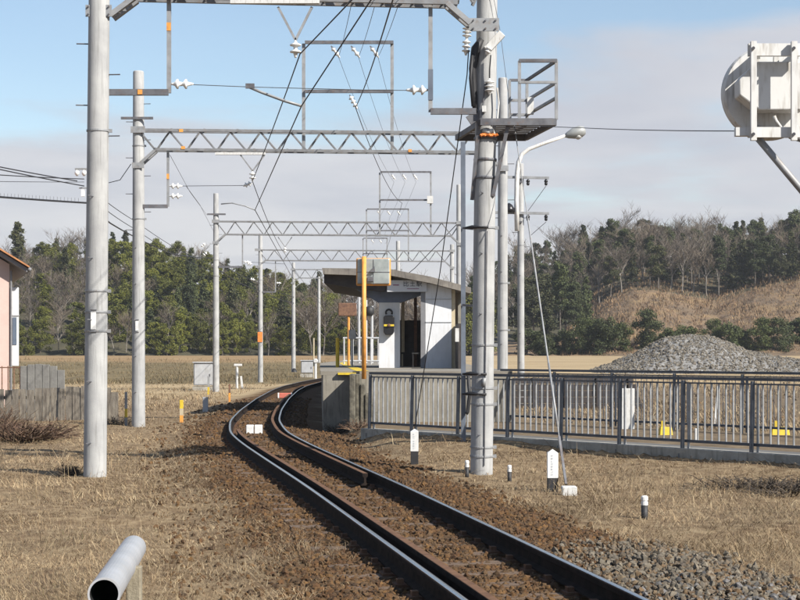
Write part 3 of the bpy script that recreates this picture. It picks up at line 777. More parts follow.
def v_hanger(root, d, xa, xb, ya, xm, ym, nd=2, length=.30):
    for px in (xa, xb): MB().bar(P(px, ya, d), P(xm, ym, d), .035, .035).build('hanger_rod', M['galv'], root)
    insulator(root, P(xm, ym, d), P(xm, ym, d) - Vector((0, 0, length)), nd, .085)

# nearest gantry (only its underside enters the frame)
d1 = 23.6
g1 = gantry('nearest truss at the top edge with white beam and hanging wire supports', d1, 99, 486, (-31, -25), (-2.5, 4.5), 13, knee=False)
for (a, b) in (((136, -1), (112, 17)), ((447, 5), (470, 25))):
    mb = MB()
    for dy in (-.12, .12): mb.bar(P(*a, d1) + Vector((0, dy, 0)), P(*b, d1) + Vector((0, dy, 0)), .075, .09, (0, 1, 0))
    mb.build('knee_brace', M['galv'], g1)
k1 = MB().box(P(101, 13.5, d1) + Vector((0, -.185, 0)), (.38, .03, .17)).build('clamp_plate', M['galv'], g1)
mb = MB()
for dx in (-.15, -.05, .06, .15):
    for dz in (-.055, .055): mb.tube([P(101, 13.5, d1) + Vector((dx, -.195, dz)), P(101, 13.5, d1) + Vector((dx, -.225, dz))], .013, 6)
mb.build('bolt_heads', M['galv_dark'], k1)
k2 = MB().box(P(484, 25, d1) + Vector((0, -.02, 0)), (.44, .03, .19)).build('clamp_plate', M['galv'], g1)
mb = MB()
for dx in (-.16, .02, .17):
    for dz in (-.06, .06): mb.tube([P(484, 25, d1) + Vector((dx, -.03, dz)), P(484, 25, d1) + Vector((dx, -.06, dz))], .014, 6)
mb.build('bolt_heads', M['galv_dark'], k2)
MB().box((P(232, 3, d1) + P(320, 5.5, d1)) / 2 + Vector((0, -.2, 0)), (1.3, .09, .075)).build('white_beam', M['white_worn'], g1)
v_hanger(g1, d1 - .18, 278, 312, 7, 295.5, 40, 2, .26)
drop_arm(g1, d1, 169, -4, 93, 98, (84,))
drop_arm(g1, d1, 430.5, 0, 112, 476, (90,), -1)
MB().box(P(169, 27, d1) + Vector((0, -.034, 0)), (.064, .004, .12)).build('orange_tape', M['orange'], g1)
MB().box(P(430.5, 85, d1) + Vector((0, -.034, 0)), (.075, .012, .45)).build('dark_sleeve', M['steel_blue'], g1)
# pull-off (cross span) and curved registration arm
MB().tube([P(184, 84.3, d1), P(250, 87, d1), P(366, 90, d1), P(416, 90.5, d1)], .006, 5).build('cross_span', M['wire_thin'], g1)
MB().tube([P(249, 87, d1), P(262, 92.5, d1), P(285, 101, d1), P(302, 106, d1)], .022, 7).build('steady_arm', M['galv'], g1, True)
MB().box(P(250, 86, d1), (.13, .05, .07)).build('arm_clamp', M['galv_dark'], g1)

d2 = 40.0
g2 = gantry('nearest full lattice truss crossing the picture below the top', d2, 139, 502, (130.5, 134), (150, 153), 12)
drop_arm(g2, d2, 168, 152, 206.5, 138, (186, 196))
feeder_frame(g2, d2, 305, 393.5, 43.5, 92.5, 152, (331, 351, 370), 349.5)
MB().box((P(216, 154, d2) + P(266, 154.8, d2)) / 2 + Vector((0, -.16, 0)), (1.25, .08, .06)).build('white_beam', M['white_worn'], g2)
v_hanger(g2, d2 - .15, 240.5, 264.5, 155, 252.5, 171, 2, .26)
insulator(g2, P(252, 183, d2), P(243, 186, d2), 2, .07)
MB().tube([P(182, 186, d2), P(243, 185.5, d2)], .008, 5).build('cross_span', M['wire_thin'], g2)
MB().tube([P(221, 204, d2), P(232, 203, d2), P(245, 206, d2), P(255, 210, d2)], .016, 6).build('steady_arm', M['galv'], g2, True)
for px, yy_, w_ in ((182, 131.5, .10), (184, 148.5, .10), (410, 151.5, .09)):
    MB().box(P(px, yy_, d2) + Vector((0, -.166, 0)), (w_, .012, .07)).build('orange_tape', M['orange'], g2)
MB().box(P(168, 176.5, d2) + Vector((0, -.034, 0)), (.064, .006, .13)).build('orange_tape', M['orange'], g2)
MB().box(P(141, 93, d1) + Vector((0, -.095, 0)), (.07, .006, .07)).build('orange_tape', M['orange'], g1)
MB().bar(P(122, 119, d2) + Vector((0, -.15, 0)), P(154, 119, d2) + Vector((0, -.15, 0)), .05, .06).build('crossarm', M['galv_dark'], pole2)

d3 = 77.0
g3 = gantry('middle distance truss with the tall feeder frame above it', d3, 216, 460, (221.5, 223), (234.5, 236), 13)
drop_arm(g3, d3, 242.5, 235, 267, 216, (262,))
feeder_frame(g3, d3, 380.5, 431.5, 172.5, 200.5, 236, (391, 402, 413))
v_hanger(g3, d3, 278, 292, 237, 285, 247, 2, .3)
MB().bar(P(207.5, 214.5, d3) + Vector((0, -.14, 0)), P(226, 214.5, d3) + Vector((0, -.14, 0)), .06, .08).build('crossarm', M['galv_dark'], pole3)
MB().box(P(430, 200, d3) + Vector((0, -.12, 0)), (.28, .2, .35)).build('switch_box', M['white_worn'], g3)
MB().tube([P(247, 262, d3), P(285, 264, d3)], .01, 5).build('cross_span', M['wire_thin'], g3)

d4 = 100.0
g4 = gantry('third far truss seen just above the canopy roof', d4, 258, 452, (250, 251), (260.5, 261.5), 12)
drop_arm(g4, d4, 275.5, 261, 292, 258, (283,))
feeder_frame(g4, d4, 367, 409, 209.5, 231, 262, (377, 387, 397))
d5 = 125.0
g5 = gantry('farthest truss with only its left part left of the canopy', d5, 293, 400, (269.5, 270), (278, 278.5), 9)
feeder_frame(g5, d5, 363.5, 387.5, 238.5, 254, 278, (371, 379))

# ------------------------------------------------------------------ overhead wires
def wire(label, pts, r=.009, name='overhead_wire', m='wire', sag=0.0, group='wires over the track', nseg=10):
    pts = [Vector(p) for p in pts]; out_ = []
    for a, b in zip(pts[:-1], pts[1:]):
        for i in range(nseg):
            t_ = i / nseg; p = a.lerp(b, t_); p.z -= sag * 4 * t_ * (1 - t_) * ((b - a).length / 40) ** 2; out_.append(p)
    out_.append(pts[-1])
    o = MB().tube(out_, r, 5).build(name, M[m], None, True)
    return tag(o, label, 'wire', group)
def tw(y, off, z): return track_pt(y, off, z)
mess = [P(416, -68, 17.0), P(300, 54, d1 - .18), P(252.4, 181, d2 - .15), P(285, 254, d3), P(306, 285, d4), P(322, 300, 125), Vector((2, 180, 6.0))]
wire('messenger wire on the V hangers above the contact wire', mess, .010, sag=.25)
cont = [P(430, -90, 17.0), P(301.5, 106, d1), P(255, 210, d2), P(292, 277, d3), P(312, 296, d4), P(330, 312, 125), Vector((2, 180, 5.1))]
wire('contact wire running lowest above the track', cont, .010)
wire('feeder wire hung from the lower beam of the tall frame', [P(410, -60, 17), P(355.5, 107.5, d2), P(402, 203, d3), P(392, 232, d4), P(383, 256, d5)], .011, sag=.5, nseg=14)
for k_, (xa, xb) in enumerate(((366, 338.5), (394, 358.5), (422, 378))):
    wire(['left', 'middle', 'right'][k_] + ' thin wire of the three under the top beam of the tall frame',
         [P(xa, -70, 17), P(xb, 57, d2), P((394, 405, 416)[k_], 182, d3), P((380, 390, 400)[k_], 217, d4), P((373, 381, 385)[k_], 244, d5)], .0055, m='wire_thin', sag=.35)
# droppers between messenger and contact wire: short ties
for yd in (15, 19.5, 28, 34):
    def on(line, y_):
        for a, b in zip(line[:-1], line[1:]):
            if a.y <= y_ <= b.y: return a.lerp(b, (y_ - a.y) / (b.y - a.y))
    # (hangers are too thin to show; kept out)
# stays and long thin wires
wire('dark stay wire slanting from the signal platform pole down to the railing', [P(468.5, 50, 23.9), P(467, 75, 24.0), P(440, 272, 27.5), P(414.5, 429, 29.6)], .009, 'stay_wire', sag=0, group='stays')
wire('thin stay slanting left behind the canopy from the greenish pole', [P(459, 222, 77), P(415, 268, 84), P(405, 276, 86)], .02, 'stay_wire', sag=0, group='stays')
wire('thin wire running right from the street lamp towards the round white signal', [P(516, 125, 24.3), P(585, 128, 21), P(735, 131, 14), P(840, 118, 10)], .005, 'thin_wire', 'wire_thin', sag=.3, group='thin wires')
wire('thin line hanging down the right side of the platform pole', [P(492, -10, 23.8), P(500, 30, 23.85), P(509, 100, 23.9), P(512, 122, 24.0)], .004, 'thin_wire', 'wire_thin', group='thin wires')

# ------------------------------------------------------------------ signal platform on the right pole
dA = 24.0
hd = -.18
def A(px, py, back=0.0):
    p = P(px, py, dA); return p + Vector((hd * back, back, 0))
sp = thing('signal_platform', 'steel maintenance platform with railing cage bolted to the right foreground pole', 'platform', A(484, 128))
zdk = PZ(122, dA)
def AZ(px, z, back=0.0): return Vector((PX(px, dA) + hd * back, dA + back, z))
dk = MB()
for bk in (-.28, 1.45): dk.bar(AZ(476 if bk < 0 else 478, zdk - .04, bk), AZ(551, zdk - .04, bk), .05, .10)
for px in (477, 550.5): dk.bar(AZ(px, zdk - .045, -.25), AZ(px, zdk - .045, 1.42), .05, .085)
dk.build('deck_frame', M['galv_dark'], sp)
for i in range(9):
    bk = -.15 + i * .19
    MB().bar(AZ(497 if bk < .3 else 479, zdk + .014, bk), AZ(550, zdk + .014, bk), .13, .022).build('deck_plank', M['galv_dark'], sp)
MB().bar(AZ(476, zdk - .02, -.2), AZ(472, PZ(200, dA), 0.0), .055, .055).bar(AZ(505, zdk - .05, -.2), AZ(491, PZ(197, dA), -.12), .055, .055).build('deck_strut', M['galv_dark'], sp)
ztop_ = PZ(64, dA)
for px, bk in ((515, -.26), (551.5, -.26), (551.5, 1.42), (533, 1.42)):
    MB().bar(AZ(px, zdk, bk), AZ(px, ztop_, bk), .045, .045).build('rail_post', M['galv'], sp)
for zz_ in (ztop_, zdk + .55, zdk + .32):
    mb = MB(); mb.bar(AZ(514.5, zz_, -.265), AZ(552, zz_, -.265), .05, .035 if zz_ < ztop_ else .05) if zz_ != zdk + .32 else None
    mb.bar(AZ(551.5, zz_, -.26), AZ(551.5, zz_, 1.42), .04, .04)
    mb.bar(AZ(551.5, zz_, 1.42), AZ(533, zz_, 1.42), .04, .04)
    mb.build('guard_rail', M['galv_dark' if zz_ == ztop_ else 'galv'], sp)
MB().box(AZ(546, zdk + .38, .9), (.10, .10, .26)).build('switch_box', M['white_worn'], sp)
# fittings strapped to that pole
eq = thing('pole_fittings', 'cluster of insulators, fuse box and dark cables strapped to the right foreground pole', 'electrical equipment', A(475, 115))
mb = MB()
insulator(eq, A(466.5, 26, -.05), A(466, 40, -.05), 3, .07)
insulator(eq, A(466, 39, -.05), A(465, 56, -.05), 3, .065)
R = Matrix.Rotation(.75, 3, 'Y')
fb = MB().box(A(490.5, 45, -.24), (.12, .10, .34), R).build('fuse_box', M['white_worn'], eq, bevel=.01)
insulator(eq, A(486, 50, -.27), A(482, 58, -.27), 2, .05)
MB().tube([A(480, 41, -.12), A(474, 50, -.12), A(471, 70, -.1), A(472.5, 95, -.1), A(474, 114, -.1)], [.05, .07, .055, .045, .04], 8).build('cable_bundle', M['black_cable'], eq, True)
MB().tube([A(470, 55, -.16), A(468, 80, -.16), A(470.5, 108, -.16)], .025, 7).build('cable', M['black_cable'], eq, True)
MB().tube([A(487, 58, -.24), A(486, 72, -.23), A(486, 84, -.22)], .010, 6).build('cable', M['black_cable'], eq)
insulator(eq, A(486, 81, -.22), A(486, 97, -.22), 3, .075)
MB().tube([A(482, 86, -.2), A(480, 110, -.18), A(479, 122, -.18)], .012, 6).build('cable', M['galv_dark'], eq)
MB().tube([A(494, 90, -.2), A(495.5, 105, -.2), A(494, 122, -.2)], .014, 6).build('cable', M['white_worn'], eq)
MB().box(A(481, 111, -.2), (.06, .06, .09)).build('terminal_box', M['white_worn'], eq)
MB().bar(A(467, 122, -.1), A(482, 112, -.1), .05, .14).build('arm_bracket', M['galv_dark'], eq)
mb = MB()
for k_ in range(10):
    px = 477.5 + k_ * 1.7; mb.tube([A(px, 136 + random.uniform(-1, 1), -.195), A(px + 1.6, 137 + random.uniform(-1.5, 1.5), -.205)], .022, 6)
mb.build('orange_tie', M['orange_flag'], eq)
MB().tube([A(480, 132, -.19), A(485, 134, -.21), A(490, 132, -.19)], .03, 8).build('cable_coil', M['white_worn'], eq, True)
for yy_ in (139, 160, 178):
    MB().disc_stack(atA(PZ(yy_, dA) - .02), atA(PZ(yy_, dA) + .02), [(0, .172), (.5, .178), (1, .172)], 24).build('strap', M['galv_dark'], eq)
# slack cable and conduit on the lower shaft
zs = [PZ(yv, dA) for yv in (232, 300, 360, 420, 465)]
MB().tube([atA(z) + Vector((.03, -.178, 0)) for z in zs], .008, 6).build('cable', M['galv_dark'], eq)
for yv in (228, 374, 394):
    z = PZ(yv, dA)
    MB().tube([atA(z) + Vector((-.30, -.02, .0)), atA(z) + Vector((-.19, -.06, .01)), atA(z) + Vector((-.06, -.18, 0)), atA(z) + Vector((.05, -.19, .0))], [.012, .03, .012, .02], 7).build('spring_clamp', M['black_cable'], eq, True)
MB().tube([atA(PZ(383, dA)) + Vector((.02, -.20, .08)), atA(PZ(383, dA)) + Vector((.0, -.20, -.04))], .03, 8).build('padlock', M['galv'], eq, True)

# blue-grey steel post by the fence
dP = 29.75
bp_ = thing('steel_post', 'tall blue grey square steel post at the fence left of the right foreground pole', 'post', (PX(463, dP), dP, -.15))
MB().bar(Vector((PX(463.5, dP), dP, -.2)), P(463, 142, dP), .085, .085, (0, 1, 0)).build('shaft', M['steel_blue'], bp_)
MB().box(P(457, 335, dP) + Vector((0, -.05, 0)), (.07, .06, .25)).build('switch_box', M['white_worn'], bp_)
for yy_ in (228, 305, 374, 394):
    MB().bar(P(463, yy_, dP - .07), P(474, yy_ + 1, dP - .6), .03, .04).build('bracket', M['galv_dark'], bp_)
MB().tube([P(468, 372, dP - .12), P(469.5, 395, dP - .12), P(467.5, 412, dP - .12), P(466, 414, dP - .12)], .035, 7).build('cable_loop', M['black_cable'], bp_, True)

# utility pole fittings (crossarms, insulators) and lamp
dC = 50.0
for yy_, xa, xb in ((177, 503, 549), (212.5, 494, 549)):
    ca = MB().bar(P(xa, yy_, dC - .14), P(xb, yy_ + 1, dC - .14), .075, .075).build('crossarm', M['galv'], poleC)
    for px in (528, 546):
        MB().disc_stack(P(px, yy_ + 2.2, dC - .14), P(px, yy_ + 8.5, dC - .14), [(0, .02), (.2, .055), (.45, .06), (.5, .035), (.6, .05), (.9, .045), (1, .02)], 10).build('insulator', M['black_gloss'], ca, True)
MB().disc_stack(P(509, 212, dC - .2), P(509, 203, dC - .2), [(0, .19), (.4, .17), (.8, .10), (1, .02)], 14).build('cable_cap', M['black_gloss'], poleC, True)
for (xa, ya, xb, yb) in ((546, 186, 528, 211), (546, 222, 530, 236)):
    MB().tube([P(xa, ya, dC - .14), P(xb, yb, dC - .1)], .010, 5).build('jumper_wire', M['wire_thin'], poleC)
lamp = thing('street_lamp', 'white curved street lamp arm with grey hooded head on the utility pole', 'street lamp', P(517, 231, dC - .2))
pts = [P(517, 231, dC - .2), P(516.5, 200, dC - .2), P(517, 175, dC - .2), P(518.5, 162, dC - .2), P(522, 154, dC - .2), P(529, 149, dC - .2), P(545, 143, dC - .2), P(566, 135.5, dC - .2)]
MB().tube(pts, [.075] * 3 + [.07, .065, .06, .055, .05], 12).build('arm', M['lamp_white'], lamp, True)
hdp = [(0, .05), (.12, .10), (.4, .17), (.75, .19), (.95, .13), (1, .03)]
MB().disc_stack(P(565, 136, dC - .2), P(585.5, 130, dC - .2), hdp, 16).build('lamp_head', M['lamp_head'], lamp, True)
MB().disc_stack(P(578, 135.2, dC - .2), P(578.3, 139.5, dC - .2), [(0, .15), (.6, .12), (1, .03)], 14).build('lens', M['white_worn'], lamp, True)
for yy_ in (182, 222): MB().box(P(518.5, yy_, dC - .17), (.22, .12, .05)).build('clamp', M['galv_dark'], lamp)

# white stay from the platform to its concrete foot
stay = thing('anchor_stay', 'white sleeved stay wire slanting down to a concrete block in the grass', 'stay', (PX(566, 20.6), 20.6, gz(PX(566, 20.6), 20.6)))
ga, gb = P(514, 123, 24.2), Vector((PX(566, 20.6), 20.6, gz(PX(566, 20.6), 20.6) + .12))
MB().tube([ga, gb], .007, 6).build('stay_rope', M['galv'], stay)
MB().tube([ga.lerp(gb, .30), ga.lerp(gb, .70)], .012, 8).build('sleeve', M['galv'], stay)
MB().tube([ga.lerp(gb, .70), ga.lerp(gb, .86)], .015, 8).build('guard_sleeve', M['galv'], stay, True)
MB().bar(ga.lerp(gb, .885), gb, .03, .03).build('turnbuckle', M['galv_dark'], stay)
blk = thing('concrete_block', 'small white topped concrete block at the foot of the stay', 'concrete block', (PX(569, 20.4), 20.4, gz(PX(569, 20.4), 20.4)))
MB().box((PX(569, 20.4), 20.4, gz(PX(569, 20.4), 20.4) + .03), (.19, .19, .17)).build('block', M['white_worn'], blk, bevel=.015)

# ------------------------------------------------------------------ back of the round white signal, top right
dS = 7.8; kS = .78
sg = thing('round_signal', 'back of a round white signal disc in a weathered bolted frame', 'signal', P(774, 140, dS))
c0 = P(772, 91, dS)
MB().disc_stack(c0 + Vector((0, .03, 0)), c0 + Vector((0, .09, 0)), [(0, .285 * kS), (.3, .297 * kS), (1, .297 * kS)], 64).build('disc', M['white_worn'], sg)
# octagonal lamp housing in front of the disc (towards the camera)
oct_ = [(735, 80), (752, 65), (796, 65), (811, 80), (811, 98), (796, 113), (752, 113), (735, 98)]
oc = [(734, 84), (738, 78.5), (752, 66), (798, 66), (812, 80), (812, 99), (798, 113.5), (754, 113.5), (734.5, 99)]
MB().prism([P(x_, y_, dS - .02) for x_, y_ in oc], (0, -.12, 0)).build('housing', M['white_worn'], sg, bevel=.006, fix=True)
for px in (753.5, 794): 
    b_ = MB().box(P(px, 91, dS - .235), (.034 * kS, .025, .60 * kS)).build('frame_bar', M['white_worn'], sg)
    for yy_ in (48, 134): MB().tube([P(px, yy_, dS - .25), P(px, yy_, dS - .262)], .008, 8).build('bolt', M['galv_dark'], b_)
for yy_, h_ in ((50, .075), (132.5, .062)):
    MB().box(P(776, yy_, dS - .20), (.34 * kS, .025, h_ * kS)).build('frame_rail', M['white_worn'], sg)
MB().box(P(742, 132, dS - .19), (.066, .04, .04)).build('lug', M['white_worn'], sg)
MB().box(P(776, 61, dS - .10), (.024, .024, .04)).build('lug', M['white_worn'], sg)
MB().tube([P(774, 116, dS - .12), P(776, 121, dS - .12), P(781, 128, dS - .12)], .009, 8).build('cable_gland', M['white_worn'], sg, True)
for px in (757, 795):
    MB().bar(P(px, 134, dS - .19), P(px, 128, dS + .02), .03, .03).bar(P(px, 50, dS - .19), P(px, 56, dS + .02), .03, .03).build('standoff', M['white_worn'], sg)
MB().tube([P(757, 137, dS - .17), P(803, 192, dS - .10), P(842, 240, dS - .05)], .017, 10).build('arm', M['galv'], sg, True)
MB().tube([P(790, 136, dS - .15), P(842, 152, dS - .05)], .014, 10).build('arm', M['galv'], sg, True)
x_ = PX(845, dS); MB().tube([Vector((x_, dS, -.4)), Vector((x_, dS, 3.5))], .07, 16).build('mast', M['galv'], sg, True)

# ------------------------------------------------------------------ fences by the path
def fence(label, q, t0, t1, zr, step, h0, h1, posts, bar_r, group, bm='fence_bar'):
    """railing parallel to the path, q metres beyond the kerb line; t along it from the left end"""
    def pt(t_, z, dq=0): 
        v_ = FA + FD * t_ + FN * (q + dq); return Vector((v_.x, v_.y, z))
    root = thing('railing', label, 'railing', pt((t0 + t1) / 2, zr), group)
    z0, z1 = zr + h0, zr + h1
    MB().bar(pt(t0, z1), pt(t1, z1), .055, .05).build('top_rail', M['fence_rail'], root)
    MB().bar(pt(t0, z1 - .075), pt(t1, z1 - .075), .03, .025).build('upper_rail', M['fence_rail'], root)
    MB().bar(pt(t0, z0), pt(t1, z0), .045, .045).build('bottom_rail', M['fence_rail'], root)
    pm = MB().tube([(0, 0, z0 + .02), (0, 0, z1 - .08)], bar_r, 6).build('bar_proto', M[bm]); bm_ = pm.data; bpy.data.objects.remove(pm); bm_.name = 'bar'
    tt = t0 + step; pset = list(posts)
    while tt < t1:
        if all(abs(tt - p_) > .05 for p_ in pset):
            o = bpy.data.objects.new('bar', bm_); link(o, root); v_ = pt(tt, 0); o.location = (v_.x - root.location.x, v_.y - root.location.y, -root.location.z)
        tt += step
    for p_ in posts:
        MB().bar(pt(p_, zr - .22, -.07), pt(p_, z1 - .03, -.035), .045, .05, (FN.x, FN.y, 0)).build('post', M['fence_post'], root)
        MB().tube([pt(p_ + .075, zr - .02), pt(p_ + .075, z1 - .08)], .022, 8).build('post', M[bm], root)
        MB().box(pt(p_, zr - .12, -.075), (.12, .06, .10)).build('foot_plate', M['galv_dark'], root)
    return root
posts = [.06, 1.45, 2.87] + [4.29 + 1.42 * i for i in range(8)]
fence('grey steel railing of closely spaced bars along the front of the path', 0.0, 0.0, 14.5, .02, .147, .13, 1.14, posts, .0155, 'path railings')
fence('second steel railing along the far side of the path', 5.2, -1.9, 17.5, .02, .16, .10, 1.16, [-1.85 + 1.8 * i for i in range(11)], .008, 'path railings', 'fence_rail')
kb = MB(); 
def kp(t_, q_, z_): v_ = FA + FD * t_ + FN * q_; return Vector((v_.x, v_.y, z_))
kb.prism([kp(-.15, -.13, -.5), kp(-.15, .12, -.5), kp(-.15, .12, .035), kp(-.15, -.13, .035)], (FD.x * 15.5, FD.y * 15.5, 0))
struct(kb.build('kerb', M['concrete'], None, bevel=.012, fix=True))
# narrow asphalt strip along the path
pth = MB().prism([kp(.6, .14, .004), kp(15.5, .14, .004), kp(15.5, .95, .004), kp(.6, .95, .004)], (0, 0, -.05))
struct(pth.build('path', M['asphalt'], None, fix=True))
# things beyond the railing
for px, py, w_, label in ((666.5, 436, .26, 'yellow kerb block seen through the railing left of centre right'), (781, 439, .36, 'larger yellow kerb block seen through the railing at the right edge')):
    d_ = 31.0; x_ = PX(px, d_); z_ = gz(x_, d_)
    b_ = thing('kerb_block', label, 'kerb block', (x_, d_, z_), 'yellow kerb blocks')
    MB().prism([Vector((x_ - w_ / 2, d_, z_ - .02)), Vector((x_ + w_ / 2, d_, z_ - .02)), Vector((x_ + w_ / 2 - .02, d_ + .03, z_ + .15)), Vector((x_ - w_ / 2 + .02, d_ + .03, z_ + .15))], (0, .16, 0)).build('block', M['yellow'], b_, bevel=.015, fix=True)
    MB().box((x_ - w_ * .2, d_ + .1, z_ + .21), (.07, .07, .12)).build('reflector', M['yellow'], b_)
d_ = 33.5; x_ = PX(628, d_)
o = thing('marker_board', 'peeling white painted board standing beyond the railing', 'board', (x_, d_, gz(x_, d_)))
MB().box((x_, d_, gz(x_, d_) + .42), (.27, .06, .86)).build('panel', M['white_worn'], o, bevel=.01)
x_ = PX(716, 36); z_ = gz(x_, 36)
o = thing('leaning_stake', 'thin white stake leaning beyond the railing', 'stake', (x_, 36, z_))
MB().bar((x_ - .03, 36, z_ - .05), (x_ + .05, 36, z_ + .85), .05, .05, (0, 1, 0)).build('shaft', M['white_worn'], o)
x_ = PX(696.5, 29); z_ = gz(x_, 29)
o = thing('white_stub', 'short white stub post between the two yellow kerb blocks', 'post', (x_, 29, z_))
MB().box((x_, 29, z_ + .1), (.06, .06, .24)).build('shaft', M['white_paint'], o, bevel=.01)

tw_x0, tw_x1 = PX(497, 46), PX(642, 46)
o = thing('timber_wall', 'low dark timber retaining wall beyond the railings right of the poles', 'wall', Vector(((tw_x0 + tw_x1) / 2, 46, 0)))
for i in range(5):
    z0_ = -.05 + i * .185
    MB().box(((tw_x0 + tw_x1) / 2 + random.uniform(-.05, .05), 46 + random.uniform(-.02, .02), z0_ + .09), (tw_x1 - tw_x0 - .12 * i, .12, .172)).build('plank', M['dark_wood'], o, bevel=.01)
for i in range(5):
    MB().box((tw_x0 + .15 + i * (tw_x1 - tw_x0 - .5) / 4, 45.9, .40), (.12, .07, .95)).build('post', M['dark_wood'], o)
# ------------------------------------------------------------------ trackside marker posts
def km_post(px, py, d, w, h, label, frac=.68):
    x = PX(px, d); z = PZ(py, d); zg = gz(x, d)
    r_ = thing('kilometre_post', label, 'marker post', (x, d, min(z, zg)), 'kilometre posts')
    zb = min(z, zg) - .1; zs_ = z + h * (1 - frac)
    MB().box((x, d, (zb + zs_) / 2), (w, w, zs_ - zb)).build('base', M['black_paint'], r_, bevel=.006)
    hw = w / 2
    mb = MB().box((x, d, (zs_ + z + h - w * .35) / 2), (w * 1.02, w * 1.02, z + h - w * .35 - zs_))
    b = len(mb.v); zt = z + h - w * .35 + .001
    mb.v += [(x - hw, d - hw, zt), (x + hw, d - hw, zt), (x + hw, d + hw, zt), (x - hw, d + hw, zt), (x, d, z + h)]
    mb.f += [(b, b + 1, b + 4), (b + 1, b + 2, b + 4), (b + 2, b + 3, b + 4), (b + 3, b, b + 4)]
    mb.build('white_shaft', M['white_paint'], r_)
    return r_, x, d, zs_, z + h
kp1 = km_post(552.5, 491, 20.8, .135, .545, 'white square kilometre post with black foot beside the concrete block')
kp2 = km_post(414.5, 458, 26.0, .125, .475, 'white square kilometre post standing before the left railing section', .76)
for (r_, x, d, za, zb), n_, face in ((kp1, 8, .0695), (kp2, 7, .0645)):
    mb = MB(); stp = (zb - za) * .74 / n_
    for i in range(n_):
        z = za + (zb - za) * .08 + stp * i
        for dx, dz, w_, h_ in ((-.010, .2, .026, .005), (-.010, .55, .026, .005), (-.012, .4, .005, .6), (.002, .5, .005, .4)):
            if random.random() < .8: mb.box((x + dx - .008, d - face, z + dz * stp), (w_, .002, h_ if h_ < .05 else h_ * stp))
    stuff(mb.build('worn_characters', M['faint_ink'], r_))
def small_post(px, py, d, w, h, label):
    x = PX(px, d); z = min(PZ(py, d), gz(x, d) + .02)
    r_ = thing('boundary_post', label, 'marker post', (x, d, z), 'small boundary posts')
    MB().tube([(x, d, z - .1), (x, d, z + h * .56)], w / 2, 12).build('base', M['black_paint'], r_, True)
    MB().disc_stack((x, d, z + h * .56), (x, d, z + h), [(0, w * .52), (.36, w * .52), (.37, w * .40), (.5, w * .40), (.51, w * .52), (.85, w * .52), (.97, w * .36), (1, .001)], 12).build('white_cap', M['white_paint'], r_)
small_post(467, 470, 23.5, .06, .23, 'small black post with white cap left of the right pole foot')
small_post(509.5, 475, 23.0, .06, .22, 'small black post with white cap right of the right pole foot')
small_post(644.5, 512, 17.6, .075, .24, 'small black post with ringed white cap alone in the right grass')
def striped_post(px, yt, yb, d, w, segs, label, group='trackside marker stakes'):
    x = PX(px, d); z0, z1 = min(PZ(yb, d), gz(x, d)), PZ(yt, d)
    r_ = thing('marker_stake', label, 'marker stake', (x, d, z0), group)
    a = z0 - .05
    for fr, m_ in segs:
        b = z0 + (z1 - z0) * fr
        MB().box((x, d, (a + b) / 2), (w, w * .7, b - a)).build('stake_band', M[m_], r_, bevel=.004)
        a = b
striped_post(126, 392, 425.5, 40.5, .065, ((.24, 'galv'), (.50, 'yellow'), (1, 'galv')), 'grey stake with yellow band left of the second pole')
striped_post(181.5, 400, 421, 42.5, .09, ((.32, 'orange'), (.62, 'beige'), (1, 'yellow')), 'yellow topped orange stake right of the second pole')
striped_post(229.5, 384, 400.5, 60, .07, ((.5, 'orange'), (1, 'rust_sign')), 'thin rusty stake beside the shadow left of the bend')
striped_post(208.5, 376, 391, 72, .09, ((.4, 'yellow'), (1, 'galv')), 'thin yellow footed stake before the larger grey cabinet')
striped_post(205.5, 397, 408, 50, .16, ((1, 'cab_grey'),), 'stubby pale concrete stake left of the shadowed bend')

# track ornaments
for px, py, w_, label, m_ in ((250, 424, .34, 'left white block of the pair lying between the rails', 'white_paint'), (258.5, 424, .36, 'right white block of the pair lying between the rails', 'white_paint')):
    p = P(px, py + 3, 36.3); p.z = -.2
    o = thing('track_block', label, 'track block', p, 'white blocks between the rails')
    p2 = Vector((PX(px, 34.8), 34.8, -.12))
    o.location = (p2.x, p2.y, -.2)
    MB().box(p2 + Vector((0, 0, .03)), (w_ * .46, .12, .20)).build('block', M[m_], o, bevel=.012)
p = Vector((PX(285, 62), 62, -.12))
o = thing('track_marker', 'red and white marker bar lying between the rails near the platform', 'track marker', p)
MB().box(p + Vector((0, 0, .06)), (.44, .14, .20)).build('red_bar', M['red_white'], o, bevel=.02)
for s_ in (-1, 1): MB().box(p + Vector((s_ * .255, 0, .06)), (.06, .15, .21)).build('end_cap', M['white_paint'], o, bevel=.02)

# cabinets and small white signal on the left
def cabinet(px0, px1, yt, yb, d, label):
    x0, x1 = PX(px0, d), PX(px1, d); z1, z0 = PZ(yt, d), PZ(yb, d); xc = (x0 + x1) / 2
    r_ = thing('relay_cabinet', label, 'cabinet', (xc, d, min(z0, gz(xc, d))), 'relay cabinets')
    zg = min(z0, gz(xc, d))
    MB().box((xc, d + .4, (zg + z0 + .05) / 2 - .1), (x1 - x0 + .1, .9, z0 + .25 - zg)).build('plinth', M['concrete'], r_)
    MB().box((xc, d + .4, (z0 + .1 + z1) / 2), (x1 - x0, .8, z1 - z0 - .1)).build('body', M['cab_grey'], r_, bevel=.02)
    MB().box((xc, d + .38, z1 + .03), (x1 - x0 + .10, .92, .06)).build('lid', M['cab_grey'], r_, bevel=.015)
    dr = MB().box((xc, d - .012, (z0 + .12 + z1) / 2), ((x1 - x0) * .9, .025, (z1 - z0) * .84)).build('door', M['cab_grey'], r_, bevel=.006)
    MB().box((xc + (x1 - x0) * .32, d - .035, (z0 + z1) / 2), (.04, .03, .14)).build('handle', M['galv_dark'], dr)
